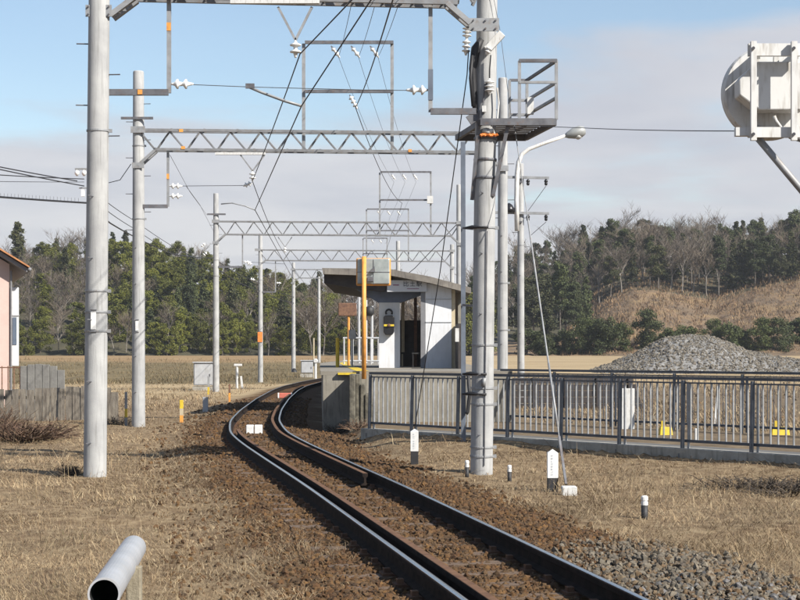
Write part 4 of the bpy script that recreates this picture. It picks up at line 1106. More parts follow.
cabinet(193.5, 213.5, 363, 387.5, 80, 'larger grey relay cabinet just left of the slim pole')
cabinet(301, 313.5, 361, 374.5, 112, 'smaller pale relay cabinet near the platform end beyond the track')
x_ = PX(237, 84); z_ = gz(x_, 84)
o = thing('point_indicator', 'small white trackside device on a post between the poles', 'signal device', (x_, 84, z_))
MB().tube([(x_, 84, z_ - .1), (x_, 84, PZ(366, 84))], .07, 10).build('post', M['white_worn'], o)
MB().box((x_ + .05, 84, PZ(365, 84)), (.42, .2, .12)).build('head', M['white_worn'], o, bevel=.02)
MB().bar((x_ + .30, 83.9, z_ - .05), (x_ + .22, 83.9, PZ(376, 84)), .10, .10, (0, 1, 0)).build('stub', M['white_worn'], o)
x_ = PX(315.5, 110); z_ = gz(x_, 110)
o = thing('trackside_lamp', 'small white post with a round head left of the platform edge', 'signal device', (x_, 110, z_))
MB().tube([(x_, 110, z_ - .1), (x_, 110, PZ(360, 110))], .09, 10).build('post', M['white_worn'], o)
MB().disc_stack((x_, 109.85, PZ(361, 110)), (x_, 110.2, PZ(361, 110)), [(0, .12), (.2, .17), (.8, .17), (1, .1)], 14).build('head', M['white_worn'], o)
MB().tube([(x_ - .14, 110.3, z_), (x_ - .14, 110.3, PZ(338, 110))], .05, 8).build('mast', M['beige'], o)

# ------------------------------------------------------------------ foreground pipe on its post
pipe = thing('plastic_pipe', 'open ended pale plastic pipe lying on a wooden post in the left foreground', 'pipe', (PX(104, 8.1), 8.1, PZ(592, 8.1)))
pa, pb = P(104, 594, 8.0), P(133.5, 548, 10.6)
n = 32; mb = MB(); dv = (pb - pa).normalized(); sx = dv.cross(Vector((0, 0, 1))).normalized(); sz = sx.cross(dv)
prof = [(0, .071), (0, .082), (.5, .082), (.502, .083), (1, .083), (1, .0)]
for t_, r_ in prof:
    c_ = pa.lerp(pb, t_)
    for k_ in range(n): mb.v.append(tuple(c_ + (sx * math.cos(2 * PI * k_ / n) + sz * math.sin(2 * PI * k_ / n)) * r_))
for i in range(len(prof) - 1):
    for k_ in range(n): mb.f.append((i * n + k_, i * n + (k_ + 1) % n, (i + 1) * n + (k_ + 1) % n, (i + 1) * n + k_))
mb.build('tube', M['pvc'], pipe, False)
mb = MB()
for t_ in (0.0, .97):
    c_ = pa.lerp(pb, t_)
    for k_ in range(n): mb.v.append(tuple(c_ + (sx * math.cos(2 * PI * k_ / n) + sz * math.sin(2 * PI * k_ / n)) * .0708))
for k_ in range(n): mb.f.append((k_, n + k_, n + (k_ + 1) % n, (k_ + 1) % n))
mb.f.append(tuple(range(n, 2 * n)))
mb.build('bore', M['pipe_dark'], pipe, True)
x_ = PX(136, 9.4); y_ = 9.4
o = thing('wooden_post', 'weathered wooden post propping the pale plastic pipe', 'post', (x_, y_, gz(x_, y_)))
MB().box((x_ - .01, y_, (gz(x_, y_) - .2 + PZ(566, y_)) / 2), (.085, .075, PZ(566, y_) - gz(x_, y_) + .2)).build('shaft', M['wood_post'], o, bevel=.008)
# ------------------------------------------------------------------ station platform
ZP = 1.15
plat = thing('station_platform', 'raised concrete station platform with lit end wall and side stairs', 'platform', (-.2, 37, -.25))
ys_ = [37.0] + [40 + 3 * i for i in range(24)]
le = [Vector((float(track_x(y_)) + 1.5, y_, 0)) for y_ in ys_]
re_ = [Vector((2.6 + max(0, (y_ - 60)) * .02, y_, 0)) for y_ in ys_]
for v_ in le: v_.x = max(v_.x, PX(320, v_.y)) if v_.y < 75 else v_.x
le[0].x = PX(320.5, 37)
def ribbon(za, zb, ins=0.0, y_end=None):
    poly = [v_ + Vector((ins, 0, 0)) for v_ in le] + list(reversed(re_))
    mb = MB(); n_ = len(poly)
    m_ = len(le)
    for z_ in (za, zb):
        for a in poly: mb.v.append((a.x, a.y, z_))
    for i in range(m_ - 1):
        a, b_, c_, d_ = i, i + 1, n_ - 2 - i, n_ - 1 - i
        mb.f.append((a, d_, c_, b_)); mb.f.append((n_ + a, n_ + b_, n_ + c_, n_ + d_))
    for i in range(n_): mb.f.append((i, (i + 1) % n_, n_ + (i + 1) % n_, n_ + i))
    return mb
ribbon(-.5, ZP - .09, .06).build('platform_wall', M['plat_wall'], plat, fix=True)
ribbon(ZP - .088, ZP, -.0).build('platform_slab', M['platform'], plat, fix=True)
mb = MB()
for i in range(len(le) - 1):
    a, b_ = le[i], le[i + 1]
    if i == 0: a = a + Vector((0, .25, 0))
    for w0, w1 in ((.82, 1.12),):
        k_ = len(mb.v); mb.v += [(a.x + w0, a.y, ZP + .006), (a.x + w1, a.y, ZP + .006), (b_.x + w1, b_.y, ZP + .006), (b_.x + w0, b_.y, ZP + .006)]; mb.f.append((k_, k_ + 1, k_ + 2, k_ + 3))
mb.build('tactile_strip', M['yellow'], plat)
# stairs: a block standing proud of the end wall, steps falling away to the right
xs0 = PX(351, 37)
MB().box((xs0 + .07, 36.3, (ZP - .05 - .5) / 2), (.13, 1.39, ZP - .05 + .5)).build('stair_cheek', M['old_wall_shaded'], plat, bevel=.015)
for i in range(5):
    x0 = xs0 + .14 + i * .105; zt = ZP - .06 - i * .22
    MB().box((x0 + .05, 36.45 - .02 * i, (zt - .5) / 2), (.10, 1.05 + .03 * i, zt + .5)).build('step', M['old_wall_shaded'], plat, bevel=.012)
MB().box((PX(347, 36.9), 36.94, ZP - .055), (.42, .1, .05)).build('yellow_edge', M['yellow'], plat)

# mirror on orange post
mp = thing('mirror_post', 'square platform mirror in an orange frame on a tall orange post', 'mirror', P(364, 377, 36.85))
MB().tube([P(364, 379, 36.85), P(364, 256.5, 36.85)], .052, 14).build('post', M['orange'], mp, True)
mb = MB().box(P(373.5, 272, 37.0), (.80, .06, .64)); fr = mb.build('mirror_frame', M['orange'], mp, bevel=.03)
MB().box(P(373.5, 271.3, 36.955), (.74, .05, .585)).build('mirror_panel', M['mirror_back'], mp, bevel=.02)
for (x0, y0, x1, y1) in ((356.5, 272, 390.5, 272), (373.5, 259.5, 373.5, 284.5)):
    MB().bar(P(x0, y0, 36.925), P(x1, y1, 36.925), .012, .012, (0, 1, 0)).build('rib', M['galv_dark'], mp)
MB().prism([P(369.5, 272, 36.90), P(374.5, 266, 36.90), P(375, 272, 36.90)], (0, -.05, 0)).build('gusset', M['galv_dark'], mp, fix=True)
MB().box(P(370.5, 279, 36.88), (.13, .08, .11)).build('clamp', M['galv_dark'], mp)

# platform small things
dq = 56.0
o = thing('rusty_sign', 'rust brown sign board on an orange post on the platform', 'sign', Vector((PX(347.5, dq), dq, ZP)))
MB().box(P(347.5, 309.5, dq), (.64, .05, .46)).build('board', M['rust_sign'], o, bevel=.03)
MB().tube([Vector((PX(348.5, dq), dq + .06, ZP)), P(348.5, 312, dq + .06)], .045, 10).build('post', M['orange'], o)
o = thing('notice_box', 'small white box on a thin white post on the platform', 'box', Vector((PX(352, 50), 50, ZP)))
MB().tube([Vector((PX(352, 50), 50, ZP)), P(352, 332, 50)], .035, 8).build('post', M['white_paint'], o)
MB().box(P(352.3, 334.5, 49.95), (.23, .12, .29)).build('box', M['white_paint'], o, bevel=.015)
o = thing('yellow_post', 'yellow post at the platform edge left of the notice box', 'post', Vector((PX(337.5, 48), 48, ZP)))
MB().tube([Vector((PX(337.5, 48), 48, ZP)), P(337.5, 338, 48)], .055, 10).tube([P(337.5, 340, 48), P(340.5, 340, 48.6)], .03, 8).build('shaft', M['yellow'], o)
o = thing('pipe_fence', 'pale pipe fence across the far part of the platform', 'fence', Vector((PX(366, 62), 62, ZP)))
for yy_ in (338, 361): MB().tube([P(343, yy_, 62), P(398, yy_, 62)], .035, 8).build('rail', M['cab_grey'], o)
for px in (344, 353, 362, 371, 378, 387, 397): MB().tube([Vector((PX(px, 62), 62, ZP)), P(px, 338, 62)], .035 if px in (344, 371, 397) else .022, 8).build('post', M['cab_grey'], o)
for px, yt in ((366, 300), (372, 306), (359, 296)):
    o = thing('lamp_standard', 'thin pale standard rising behind the mirror post' if px == 366 else ('short pale standard with dark lamp behind the pipe fence' if px == 372 else 'tall pale standard left of the mirror post'), 'post', Vector((PX(px, 70), 70, ZP)))
    MB().tube([Vector((PX(px, 70), 70, ZP)), P(px, yt, 70)], .06, 8).build('shaft', M['cab_grey'], o)
    if px == 372: MB().disc_stack(P(369.5, 316, 69.9), P(369.5, 306, 69.9), [(0, .12), (.3, .22), (.8, .2), (1, .08)], 12).build('lamp', M['black_paint'], o, True)

# ------------------------------------------------------------------ shelter
ds = 46.0
sh = thing('platform_shelter', 'small platform shelter with flared white column and sloping slab roof', 'shelter', Vector((0, ds, ZP)))
def S(px, py, d=ds): return P(px, py, d)
# roof slab: cantilevers left over the platform edge and slopes down to the right
rp = [(322, 268), (362, 268.5), (391, 269.2), (430, 276.5), (471, 287.5), (471, 293.5), (430, 283), (391, 275.5), (380, 276.2), (352, 275), (323, 274)]
MB().prism([S(x_, y_, 45.12) for x_, y_ in rp], (0, 8.5, 0)).build('roof', M['roof_slab'], sh, fix=True)
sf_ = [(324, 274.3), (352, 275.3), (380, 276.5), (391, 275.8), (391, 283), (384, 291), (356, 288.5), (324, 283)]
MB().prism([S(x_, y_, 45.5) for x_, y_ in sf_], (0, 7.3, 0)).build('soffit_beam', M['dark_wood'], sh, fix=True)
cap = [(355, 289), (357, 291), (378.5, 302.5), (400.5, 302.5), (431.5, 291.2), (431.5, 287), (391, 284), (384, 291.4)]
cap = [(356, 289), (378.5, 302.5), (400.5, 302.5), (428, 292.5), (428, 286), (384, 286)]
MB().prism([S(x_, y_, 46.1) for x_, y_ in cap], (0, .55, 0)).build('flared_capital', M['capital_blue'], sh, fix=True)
x0, x1 = PX(379, 46.1), PX(400, 46.1); zt = PZ(302.6, 46.1)
MB().box(((x0 + x1) / 2, 46.38, (zt + ZP) / 2), (x1 - x0, .55, zt - ZP)).build('column', M['shelter_white'], sh)
# name board under the roof edge
sb = MB().box(S(407, 286, 45.44), (1.13, .05, .33)).build('name_board', M['sign_white'], sh, bevel=.006)
tcu = bpy.data.curves.new('name_text', 'FONT'); tcu.body = '比土駅'; tcu.size = .165; tcu.align_x = 'CENTER'; tcu.align_y = 'CENTER'; tcu.extrude = .002; tcu.space_character = 1.28
tob = bpy.data.objects.new('name_text_curve', tcu); COL.objects.link(tob)
bpy.context.view_layer.update()
dg = bpy.context.evaluated_depsgraph_get()
tme = bpy.data.meshes.new_from_object(tob.evaluated_get(dg)); tme.materials.clear(); tme.materials.append(M['sign_ink'])
bpy.data.objects.remove(tob)
txt = bpy.data.objects.new('name_lettering', tme); link(txt, sb)
pz = S(412.5, 284.2, 45.405); txt.location = pz - worigin(sb); txt.rotation_euler = (PI / 2, 0, 0)
MB().box(S(396, 285, 45.41), (.17, .006, .03)).build('small_lettering', M['sign_line'], sb)
MB().box(S(413, 288.7, 45.41), (.34, .006, .018)).build('small_lettering', M['sign_line'], sb)
# walls
x0, x1 = PX(425.5, 45.5), PX(451.5, 45.5)
zt0, zt1 = PZ(282.7, 45.5), PZ(289.2, 45.5)
wz = [ZP, ZP + .92, ZP + 1.62, 0]
mb = MB().prism([(x0, 45.5, ZP), (x1, 45.5, ZP), (x1, 45.5, zt1), (x0, 45.5, zt0)], (0, .12, 0)); mb.build('white_wall', M['shelter_white'], sh, fix=True)
for z_ in (PZ(322.5, 46.2), PZ(300, 46.2)): MB().box(((x0 + x1) / 2, 45.49, z_), (x1 - x0, .02, .02)).build('wall_joint', M['cab_grey'], sh)
MB().box((x0 - .07, 45.58, (ZP + zt0) / 2), (.13, .16, zt0 - ZP)).build('dark_post', M['fascia'], sh)
MB().box((x1 + .055, 45.60, (ZP + zt1) / 2), (.10, .14, zt1 - ZP)).build('beige_post', M['beige'], sh)
MB().prism([(x1 + .11, 43.2, ZP), (x1 + .21, 43.2, ZP), (x1 + .21, 43.2, PZ(325, 45.5)), (x1 + .11, 43.2, PZ(325, 45.5))], (0, 2.3, 0)).build('side_panel', M['dark_wood'], sh, fix=True)
MB().box(((x1 + 2.0) / 2, 49.2, (ZP + PZ(290, 50)) / 2), (.10, 5.6, PZ(292, 50) - ZP)).build('right_wall', M['plat_wall'], sh)
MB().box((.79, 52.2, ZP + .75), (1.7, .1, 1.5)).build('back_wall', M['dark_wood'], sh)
for px in (403, 415.5):
    MB().box((PX(px, 52), 52.1, (ZP + PZ(284, 52)) / 2), (.10, .09, PZ(284, 52) - ZP)).build('back_post', M['beige' if px == 403 else 'rust_sign'], sh)
MB().box((PX(412, 50), 51.4, ZP + .43), (1.3, .42, .06)).box((PX(404, 50), 51.4, ZP + .2), (.05, .36, .4)).box((PX(421, 50), 51.4, ZP + .2), (.05, .36, .4)).build('bench', M['dark_wood'], sh)
o = thing('folding_chair', 'black chair inside the shelter beside the white wall', 'chair', Vector((PX(418, 47.5), 47.5, ZP)))
cx_, cy_ = PX(418, 47.5), 47.5
MB().box((cx_, cy_, ZP + .42), (.36, .36, .04)).build('seat', M['black_paint'], o)
MB().box((cx_ + .17, cy_, ZP + .68), (.03, .36, .32)).build('backrest', M['black_paint'], o)
for sx_ in (-.15, .15):
    for sy_ in (-.15, .15): MB().tube([(cx_ + sx_, cy_ + sy_, ZP), (cx_ + sx_, cy_ + sy_, ZP + .42)], .014, 6).build('leg', M['black_paint'], o)
# black device with a yellow band hanging on the column
o = thing('platform_signal', 'black hooded device with yellow band hanging on the white column', 'signal device', S(388.5, 334, 45.85))
c_ = lambda px, py, dd=45.5: P(px, py, dd + .40)
oc = [(383.5, 317), (385, 315.3), (392.5, 315.3), (394.3, 317), (394.3, 332), (392, 335), (385.5, 335), (383.5, 332)]
MB().prism([c_(x_, y_) for x_, y_ in oc], (0, .18, 0)).build('body', M['black_gloss'], o, bevel=.02, fix=True)
MB().box(c_(389, 325.3, 45.49), (.29, .03, .055)).build('yellow_band', M['yellow'], o)
MB().disc_stack(c_(389, 325.3, 45.44), c_(389, 325.3, 45.5), [(0, .03), (.3, .045), (1, .045)], 12).build('lens', M['rust_sign'], o)
mb = MB(); mb.tube([c_(389 + 3.1 * math.cos(a), 312.6 - 3.1 * math.sin(a), 45.56) for a in np.linspace(-.6, PI + .6, 14)], .03, 7).build('hanger_loop', M['black_gloss'], o, True)

# ------------------------------------------------------------------ house, left edge
dh = 55.0
hs = thing('house', 'pink rendered house with orange tiled roof at the left edge', 'house', Vector((PX(9.5, dh), dh, -.3)))
xr = PX(9.5, dh); zw = PZ(267, dh)
ridge_x = xr - 4.2; 
slope = (268 - 252) / 26.0
ze = PZ(268, dh); xe = PX(26, dh); xl = 2 * ridge_x - xr; zr2 = ze + (xe - ridge_x) * slope
MB().prism([(xl, dh, -.5), (xr, dh, -.5), (xr, dh, ze + (xe - xr) * slope - .22), (ridge_x, dh, zr2 - .22), (xl, dh, ze + (xe - xr) * slope - .22)], (0, 8, 0)).build('wall', M['pink_wall'], hs, fix=True)
xe2 = 2 * ridge_x - xe
for sgn_, ex in ((1, xe), (-1, xe2)):
    rf = MB().prism([(ex, dh - .5, ze - .16), (ridge_x, dh - .5, zr2 - .16), (ridge_x, dh - .5, zr2 - .02), (ex, dh - .5, ze - .02)], (0, 9, 0)).build('roof_board', M['fascia'], hs, fix=True)
    for i in range(34):
        yy_ = dh - .53 + i * .27
        a_, b_ = Vector((ex + sgn_ * .06, yy_, ze + .015)), Vector((ridge_x, yy_, zr2 + .02))
        if i < 34: MB().bar(a_, b_, .262, .05 + .012 * (i % 2)).build('tile_course', M['roof_tile'], rf)
MB().tube([(xe + .07, dh - .52, ze - .06), (xe + .07, dh + 8.5, ze - .06)], .07, 10).build('gutter', M['fascia'], hs, True)
MB().tube([(xr + .05, dh - .04, ze - .1), (xr + .05, dh - .04, -.2)], .035, 8).build('downpipe', M['fascia'], hs)
zb0, zb1 = PZ(366, dh), PZ(287, dh); xb0, xb1 = xr + .06, PX(19, dh)
by = MB().box(((xb0 + xb1) / 2, dh + 1.0, (zb0 + zb1) / 2), (xb1 - xb0, 1.6, zb1 - zb0)).build('side_bay', M['white_paint'], hs, bevel=.02)
MB().box(((xb0 + xb1) / 2 - .01, dh + .19, PZ(331, dh)), (.14, .03, .95)).build('window_pane', M['glass'], by)
MB().box(((xb0 + xb1) / 2, dh + .18, PZ(315, dh)), (xb1 - xb0 + .02, .04, .05)).build('window_frame', M['cab_grey'], by)
wnd = MB().box((xl + 2.0, dh - .02, 2.9), (1.5, .06, 1.1)).build('window', M['white_paint'], hs)
MB().box((xl + 2.0, dh - .055, 2.9), (1.36, .02, .96)).build('pane', M['glass'], wnd)
hs.rotation_euler = (0, 0, math.radians(17))
# rusty garden railing in front of the house
o = thing('garden_railing', 'thin rusty garden railing before the pink house', 'railing', Vector((PX(5, 50), 50, .4)))
for px in range(-40, 22, 6): MB().tube([Vector((PX(px, 50), 50, -.3)), P(px, 366, 50)], .018, 6).build('bar', M['rust_sign'], o)
MB().tube([P(-45, 367.5, 50), P(22, 367.5, 50)], .02, 6).build('top_rail', M['rust_sign'], o)

# weathered board wall
bw = thing('board_wall', 'low weathered wall of upright grey boards below the house', 'wall', Vector((PX(50, 44), 44, -.35)))
vars_ = []
for k_ in range(5):
    pm = MB().box((0, 0, .5), (.205 - .008 * k_, .03, 1.0)).build('board_proto', M['board'], None, bevel=.004); vars_.append(pm.data); bpy.data.objects.remove(pm)
for k_ in range(5): vars_[k_].name = 'board'
i = 0; x_ = PX(-45, 44)
while x_ < PX(122, 44):
    px = CX + x_ / 44 * F
    yt = np.interp(px, [-45, 30, 60, 100, 112, 122], [391, 389, 388, 385, 388, 400])
    zt = PZ(yt, 44)
    if not (56 < px < 60 or 77 < px < 80.5):
        piece('board', vars_[i % 5], (x_, 44 + random.uniform(-.02, .02), -.36), bw, (random.uniform(-.03, .03), random.uniform(-.02, .02), random.uniform(-.04, .04)), (1, 1, (zt + .36) + random.uniform(-.03, .03)))
    i += 1; x_ += .209
MB().bar((PX(-45, 44), 44.06, .35), (PX(118, 44), 44.06, .35), .05, .09).build('back_rail', M['board'], bw)
for px in (58, 79): MB().bar((PX(px, 44.0), 44.03, -.4), (PX(px, 44.0), 44.03, .62), .09, .09).build('dark_post', M['black_paint'], bw)

# ------------------------------------------------------------------ gravel heap beyond the railing
dg_ = 108.0
heap_c = interp_pts([(560, 376), (585, 371), (612, 361), (640, 349), (662, 337), (685, 333.5), (708, 334), (728, 341), (748, 349), (772, 354), (800, 358), (830, 364), (870, 371), (900, 376)])
hp = thing('gravel_heap', 'large heap of grey gravel behind the railings at the right', 'gravel heap', Vector((PX(700, dg_), dg_, .2)))
ps = np.arange(556, 904, 4.0); rows = np.linspace(-1, 1, 25); vs_ = []
for r_ in rows:
    for p_ in ps:
        zt = CAMZ + (HY - float(heap_c(p_))) / F * dg_ - .2
        k_ = max(0, 1 - abs(r_) ** 1.5); Yr = dg_ + r_ * 7
        vs_.append((PX(p_, dg_) - hp.location.x + random.uniform(-.08, .08), Yr - dg_, .0 + max(0, zt) * k_ - .12 + random.uniform(-.07, .07)))
n_ = len(ps); ii = np.arange(n_ * len(rows)).reshape(len(rows), n_)
f_ = np.stack([ii[:-1, :-1], ii[:-1, 1:], ii[1:, 1:], ii[1:, :-1]], -1).reshape(-1, 4)
me = mesh_np('heap_body', np.array(vs_), f_, mat('heap_core', (.24, .235, .225), .95, col2=(.15, .146, .14), scale=3, bump=.8, bscale=6), 4)
link(bpy.data.objects.new('heap_body', me), hp)
V = np.array(vs_).reshape(len(rows), n_, 3)
m_ = 15000; ri = rng.random(m_) * 13; ci = rng.random(m_) * (n_ - 1.001)
r0, c0_ = ri.astype(int), ci.astype(int); fr, fcc = (ri - r0)[:, None], (ci - c0_)[:, None]
pp = (V[r0, c0_] * (1 - fcc) + V[r0, c0_ + 1] * fcc) * (1 - fr) + (V[r0 + 1, c0_] * (1 - fcc) + V[r0 + 1, c0_ + 1] * fcc) * fr
me = stones_mesh('heap_stones', pp, .03 + rng.random(m_) ** 3 * .09, M['heap_stone'])
stuff(link(bpy.data.objects.new('heap_stones', me), hp))
# rubble on the ground between the railings and the heap
m_ = 3000; uu = rng.random(m_); yy = 1 / (1 / 29 + uu * (1 / 80 - 1 / 29)); xx = (480 + rng.random(m_) * 420 - CX) / F * yy
k_ = (fence_q(xx, yy) > 5.6); xx, yy = xx[k_], yy[k_]
me = stones_mesh('rubble', np.stack([xx, yy, ground_z(xx, yy)], -1), .015 + rng.random(len(xx)) ** 5 * .07, M['grey_stone'])
stuff(link(bpy.data.objects.new('rubble', me)), 'scattered rubble on the bare ground beyond the path', 'rubble')
grass(26000, 32, 110, .1, .5, .2, 1.1, M['straw'], 'far_dry_grass', 'dry grass tufts on the bare ground beyond the railings', None, wfac=1.3, p0=470, p1=880) if False else None

# ------------------------------------------------------------------ bushes and trees
def tuft_mesh(name, n, R, H, mat_, r0=.004, spread=1.0):
    mb = MB()
    for i in range(n):
        a = random.uniform(0, 2 * PI); e = random.uniform(.25, 1.3); L = H * random.uniform(.5, 1)
        b = Vector((math.cos(a), math.sin(a), 0)) * random.uniform(0, R * .45)
        d_ = Vector((math.cos(a) * math.cos(e) * spread, math.sin(a) * math.cos(e) * spread, math.sin(e)))
        m1 = b + d_ * L * .5 + Vector((random.uniform(-.05, .05), random.uniform(-.05, .05), 0)) * H; m2 = b + d_ * L + Vector((0, 0, -.15 * L))
        mb.tube([b, m1, m2], [r0, r0 * .8, r0 * .3], 3, False)
        for q_ in range(2):
            s_ = m1.lerp(m2, random.random()); mb.tube([s_, s_ + Vector((random.uniform(-1, 1), random.uniform(-1, 1), random.uniform(-.2, 1))) * L * .3], [r0 * .6, r0 * .3], 3, False)
    return mb
def dead_bush(px, py, d, R, H, n, m_, label, r0=.006):
    x = PX(px, d); z = gz(x, d)
    o = tuft_mesh('dead_bush', n, R, H, M[m_], r0).build('dead_bush', M[m_]); o.location = (x, d, z - .02)
    o.scale = (R / H * 1.0 if R > H else 1, R / H if R > H else 1, 1)
    return tag(o, label, 'bush', 'dead bushes')
dead_bush(69, 472, 23.8, .22, .24, 150, 'dead_weed', 'small dark tangle of dead weed left of the left foreground pole')
dead_bush(22, 440, 34, 1.0, .55, 320, 'dry_brush', 'wide reddish dry brush pile below the board wall', .010)
dead_bush(-4, 432, 36, .7, .8, 220, 'dry_brush', 'taller pale dry brush at the left edge below the boards', .010)
dead_bush(748, 472, 21.5, .55, .22, 160, 'dead_weed', 'dark patch of dead weed in the right grass')
dead_bush(790, 480, 20.8, .5, .24, 150, 'dead_weed', 'dark dead weed clump at the right edge below the railing')
dead_bush(118, 424, 41, .45, .35, 120, 'dead_weed', 'dark dead weed at the right end of the board wall', .009)

dead_bush(338, 431, 36.4, .35, .4, 90, 'dead_weed', 'dead weeds growing at the foot of the platform end wall', .007)
dead_bush(359, 432, 35.2, .4, .32, 90, 'dry_brush', 'dry weeds before the platform side stairs', .007)
def hedge_obj(px, d, W, H, label):
    x = PX(px, d); z = gz(x, d); n_ = 7000
    pts = rng.normal(size=(n_, 3)); pts /= np.linalg.norm(pts, axis=1)[:, None]; pts *= (rng.random(n_) ** .35)[:, None]
    pts[:, 2] = np.abs(pts[:, 2]); pts = np.sign(pts) * np.abs(pts) ** .5 * np.array([W / 2, .5, H])
    v = leaves_np(pts, .025 + rng.random(n_) * .035)
    me = mesh_np('hedge', v.reshape(-1, 3), np.arange(n_ * 4).reshape(-1, 4), M['grey_hedge'], 4)
    o = link(bpy.data.objects.new('bare_hedge', me)); o.location = (x, d, z); return tag(o, label, 'hedge')
ew = thing('enclosure_wall', 'low pale grey weathered slab wall between the house and the pole', 'wall', Vector((PX(43, 50), 50, gz(PX(43, 50), 50))))
for i in range(6):
    px = 24 + i * 7.4; zt = PZ((366, 364.5, 364, 364.5, 366, 370)[i], 50)
    MB().box((PX(px, 50), 50 + random.uniform(-.02, .02), (zt - .4) / 2), (.222, .09, zt + .4)).build('slab', M['board_pale'], ew, bevel=.012)

# --- tree prototypes (unit: metres, base at z = 0)
def branchy(H, seed, levels=3, spread=.55, m_=None, r0=.13):
    """leafless deciduous tree: trunk mesh and twig crown mesh"""
    rd = random.Random(seed); trunk = MB(); tw_ = MB()
    def grow(p, d_, L, r, lev):
        n_ = 3; pts = [p]; q = p
        for i in range(n_):
            d_ = (d_ + Vector((rd.uniform(-1, 1), rd.uniform(-1, 1), rd.uniform(-.2, .5))) * .16).normalized(); q = q + d_ * (L / n_); pts.append(q)
        rs = [r * (1 - .5 * i / n_) for i in range(n_ + 1)]
        (trunk if lev <= 1 else tw_).tube(pts, rs, 5 if lev <= 1 else 3, False)
        if lev >= levels: return
        k = (9, 8, 7, 4)[lev]
        for i in range(k):
            t_ = rd.uniform(.3, 1) if lev else rd.uniform(.35, 1); s_ = pts[0].lerp(pts[-1], t_)
            seg = min(int(t_ * n_), n_ - 1); s_ = pts[seg].lerp(pts[seg + 1], t_ * n_ - seg)
            a = rd.uniform(0, 2 * PI); nd = (d_ * (1 - spread * .5) + Vector((math.cos(a), math.sin(a), rd.uniform(-.1, .5))) * spread).normalized()
            grow(s_, nd, L * rd.uniform(.42, .62), max(r * .5, .022), lev + 1)
    grow(Vector((0, 0, -.3)), Vector((0, 0, 1)), H * .72, r0, 0)
    return trunk, tw_
def proto(name, trunk, crown_me, bark, crown_name='crown'):
    e = bpy.data.objects.new(name, None)
    tr = trunk.build('trunk', M[bark]); tr.parent = e
    c_ = bpy.data.objects.new(crown_name, crown_me); c_.parent = e
    COL.objects.unlink(tr)
    return (name, tr.data, crown_me)
def leaf_crown(shape, n, size, mat_, seed):
    """shape(n) -> points; size (lo, hi)"""
    pts = shape(n); n = len(pts)
    v = leaves_np(pts, size[0] + rng.random(n) * (size[1] - size[0]))
    return mesh_np('crown', v.reshape(-1, 3), np.arange(n * 4).reshape(-1, 4), M[mat_], 4)
def conifer_pts(H, R, base, whorls):
    def f(n):
        out_ = []
        nb = whorls
        for i in range(nb):
            t_ = (i + rng.random() * .8) / nb; z = base + (H - base) * t_; rad = R * (1 - t_) ** .8 * rng.uniform(.35, 1.35) + .10
            for j in range(5 if t_ < .8 else 3):
                a = rng.random() * 2 * PI; m_ = max(4, int(n / (nb * 5)))
                s_ = rng.random(m_) ** .7; rr = s_ * rad
                out_.append(np.stack([np.cos(a) * rr + rng.normal(size=m_) * .16, np.sin(a) * rr + rng.normal(size=m_) * .16, z - rr * .25 + rng.normal(size=m_) * .14], -1))
        return np.concatenate(out_)
    return f
def clump_pts(H, R, base, nc, cr):
    def f(n):
        out_ = []
        for i in range(nc):
            a = rng.random() * 2 * PI; rr = R * math.sqrt(rng.random()); t_ = rng.random()
            zc_ = base + (H - base) * t_; k = math.sqrt(max(.08, 1 - (abs(t_ - .42) / .62) ** 2)); c_ = np.array([math.cos(a) * rr * k, math.sin(a) * rr * k, zc_])
            m_ = n // nc; v = rng.normal(size=(m_, 3)); v /= np.linalg.norm(v, axis=1)[:, None]
            out_.append(c_ + v * (cr * rng.uniform(.6, 1.2) * rng.random(m_) ** .4)[:, None] * np.array([1, 1, .75]))
        return np.concatenate(out_)
    return f
def simple_trunk(H, r, limbs, seed):
    rd = random.Random(seed); mb = MB(); p = Vector((0, 0, -.4)); pts = [p]
    for i in range(5): p = p + Vector((rd.uniform(-.1, .1), rd.uniform(-.1, .1), H / 5)); pts.append(p)
    mb.tube(pts, [r * (1 - .14 * i) for i in range(6)], 6)
    for i in range(limbs):
        s_ = pts[rd.randint(2, 5)]; a = rd.uniform(0, 2 * PI)
        mb.tube([s_, s_ + Vector((math.cos(a) * .8, math.sin(a) * .8, .5)), s_ + Vector((math.cos(a) * 1.5, math.sin(a) * 1.5, 1.1))], [r * .4, r * .3, r * .12], 4, False)
    return mb
PR = {}
def add_proto(kind, name, trunk, cme, bark): PR.setdefault(kind, []).append(proto(name, trunk, cme, bark))
for sd_i in range(3):
    H = (10.5, 9.5, 11.5)[sd_i]
    add_proto('conifer', 'cedar_tree', simple_trunk(H * .95, .17, 0, sd_i), leaf_crown(conifer_pts(H, (2.3, 2.5, 2.0)[sd_i], (1.8, 1.2, 3.2)[sd_i], 28), 6500, (.10, .24), 'conifer', sd_i), 'bark')
for sd_i in range(2):
    H = (10, 9)[sd_i]
    add_proto('cypress', 'cypress_tree', simple_trunk(H * .95, .16, 0, sd_i + 9), leaf_crown(conifer_pts(H, (2.5, 2.2)[sd_i], 1.0, 26), 6200, (.10, .25), 'cypress', sd_i), 'bark')
for sd_i in range(3):
    H = (8.5, 7.5, 9)[sd_i]
    add_proto('broad', 'evergreen_tree', simple_trunk(H * .7, .16, 6, sd_i + 20), leaf_crown(clump_pts(H, 2.5, .5, 48, .85), 8500, (.08, .20), 'broadleaf', sd_i), 'bark')
for sd_i in range(2):
    H = (9, 8)[sd_i]
    add_proto('bamboo', 'bamboo_clump', simple_trunk(H * .8, .07, 4, sd_i + 30), leaf_crown(clump_pts(H, 2.0, .8, 42, .75), 7500, (.07, .19), 'bamboo', sd_i), 'bark_pale')
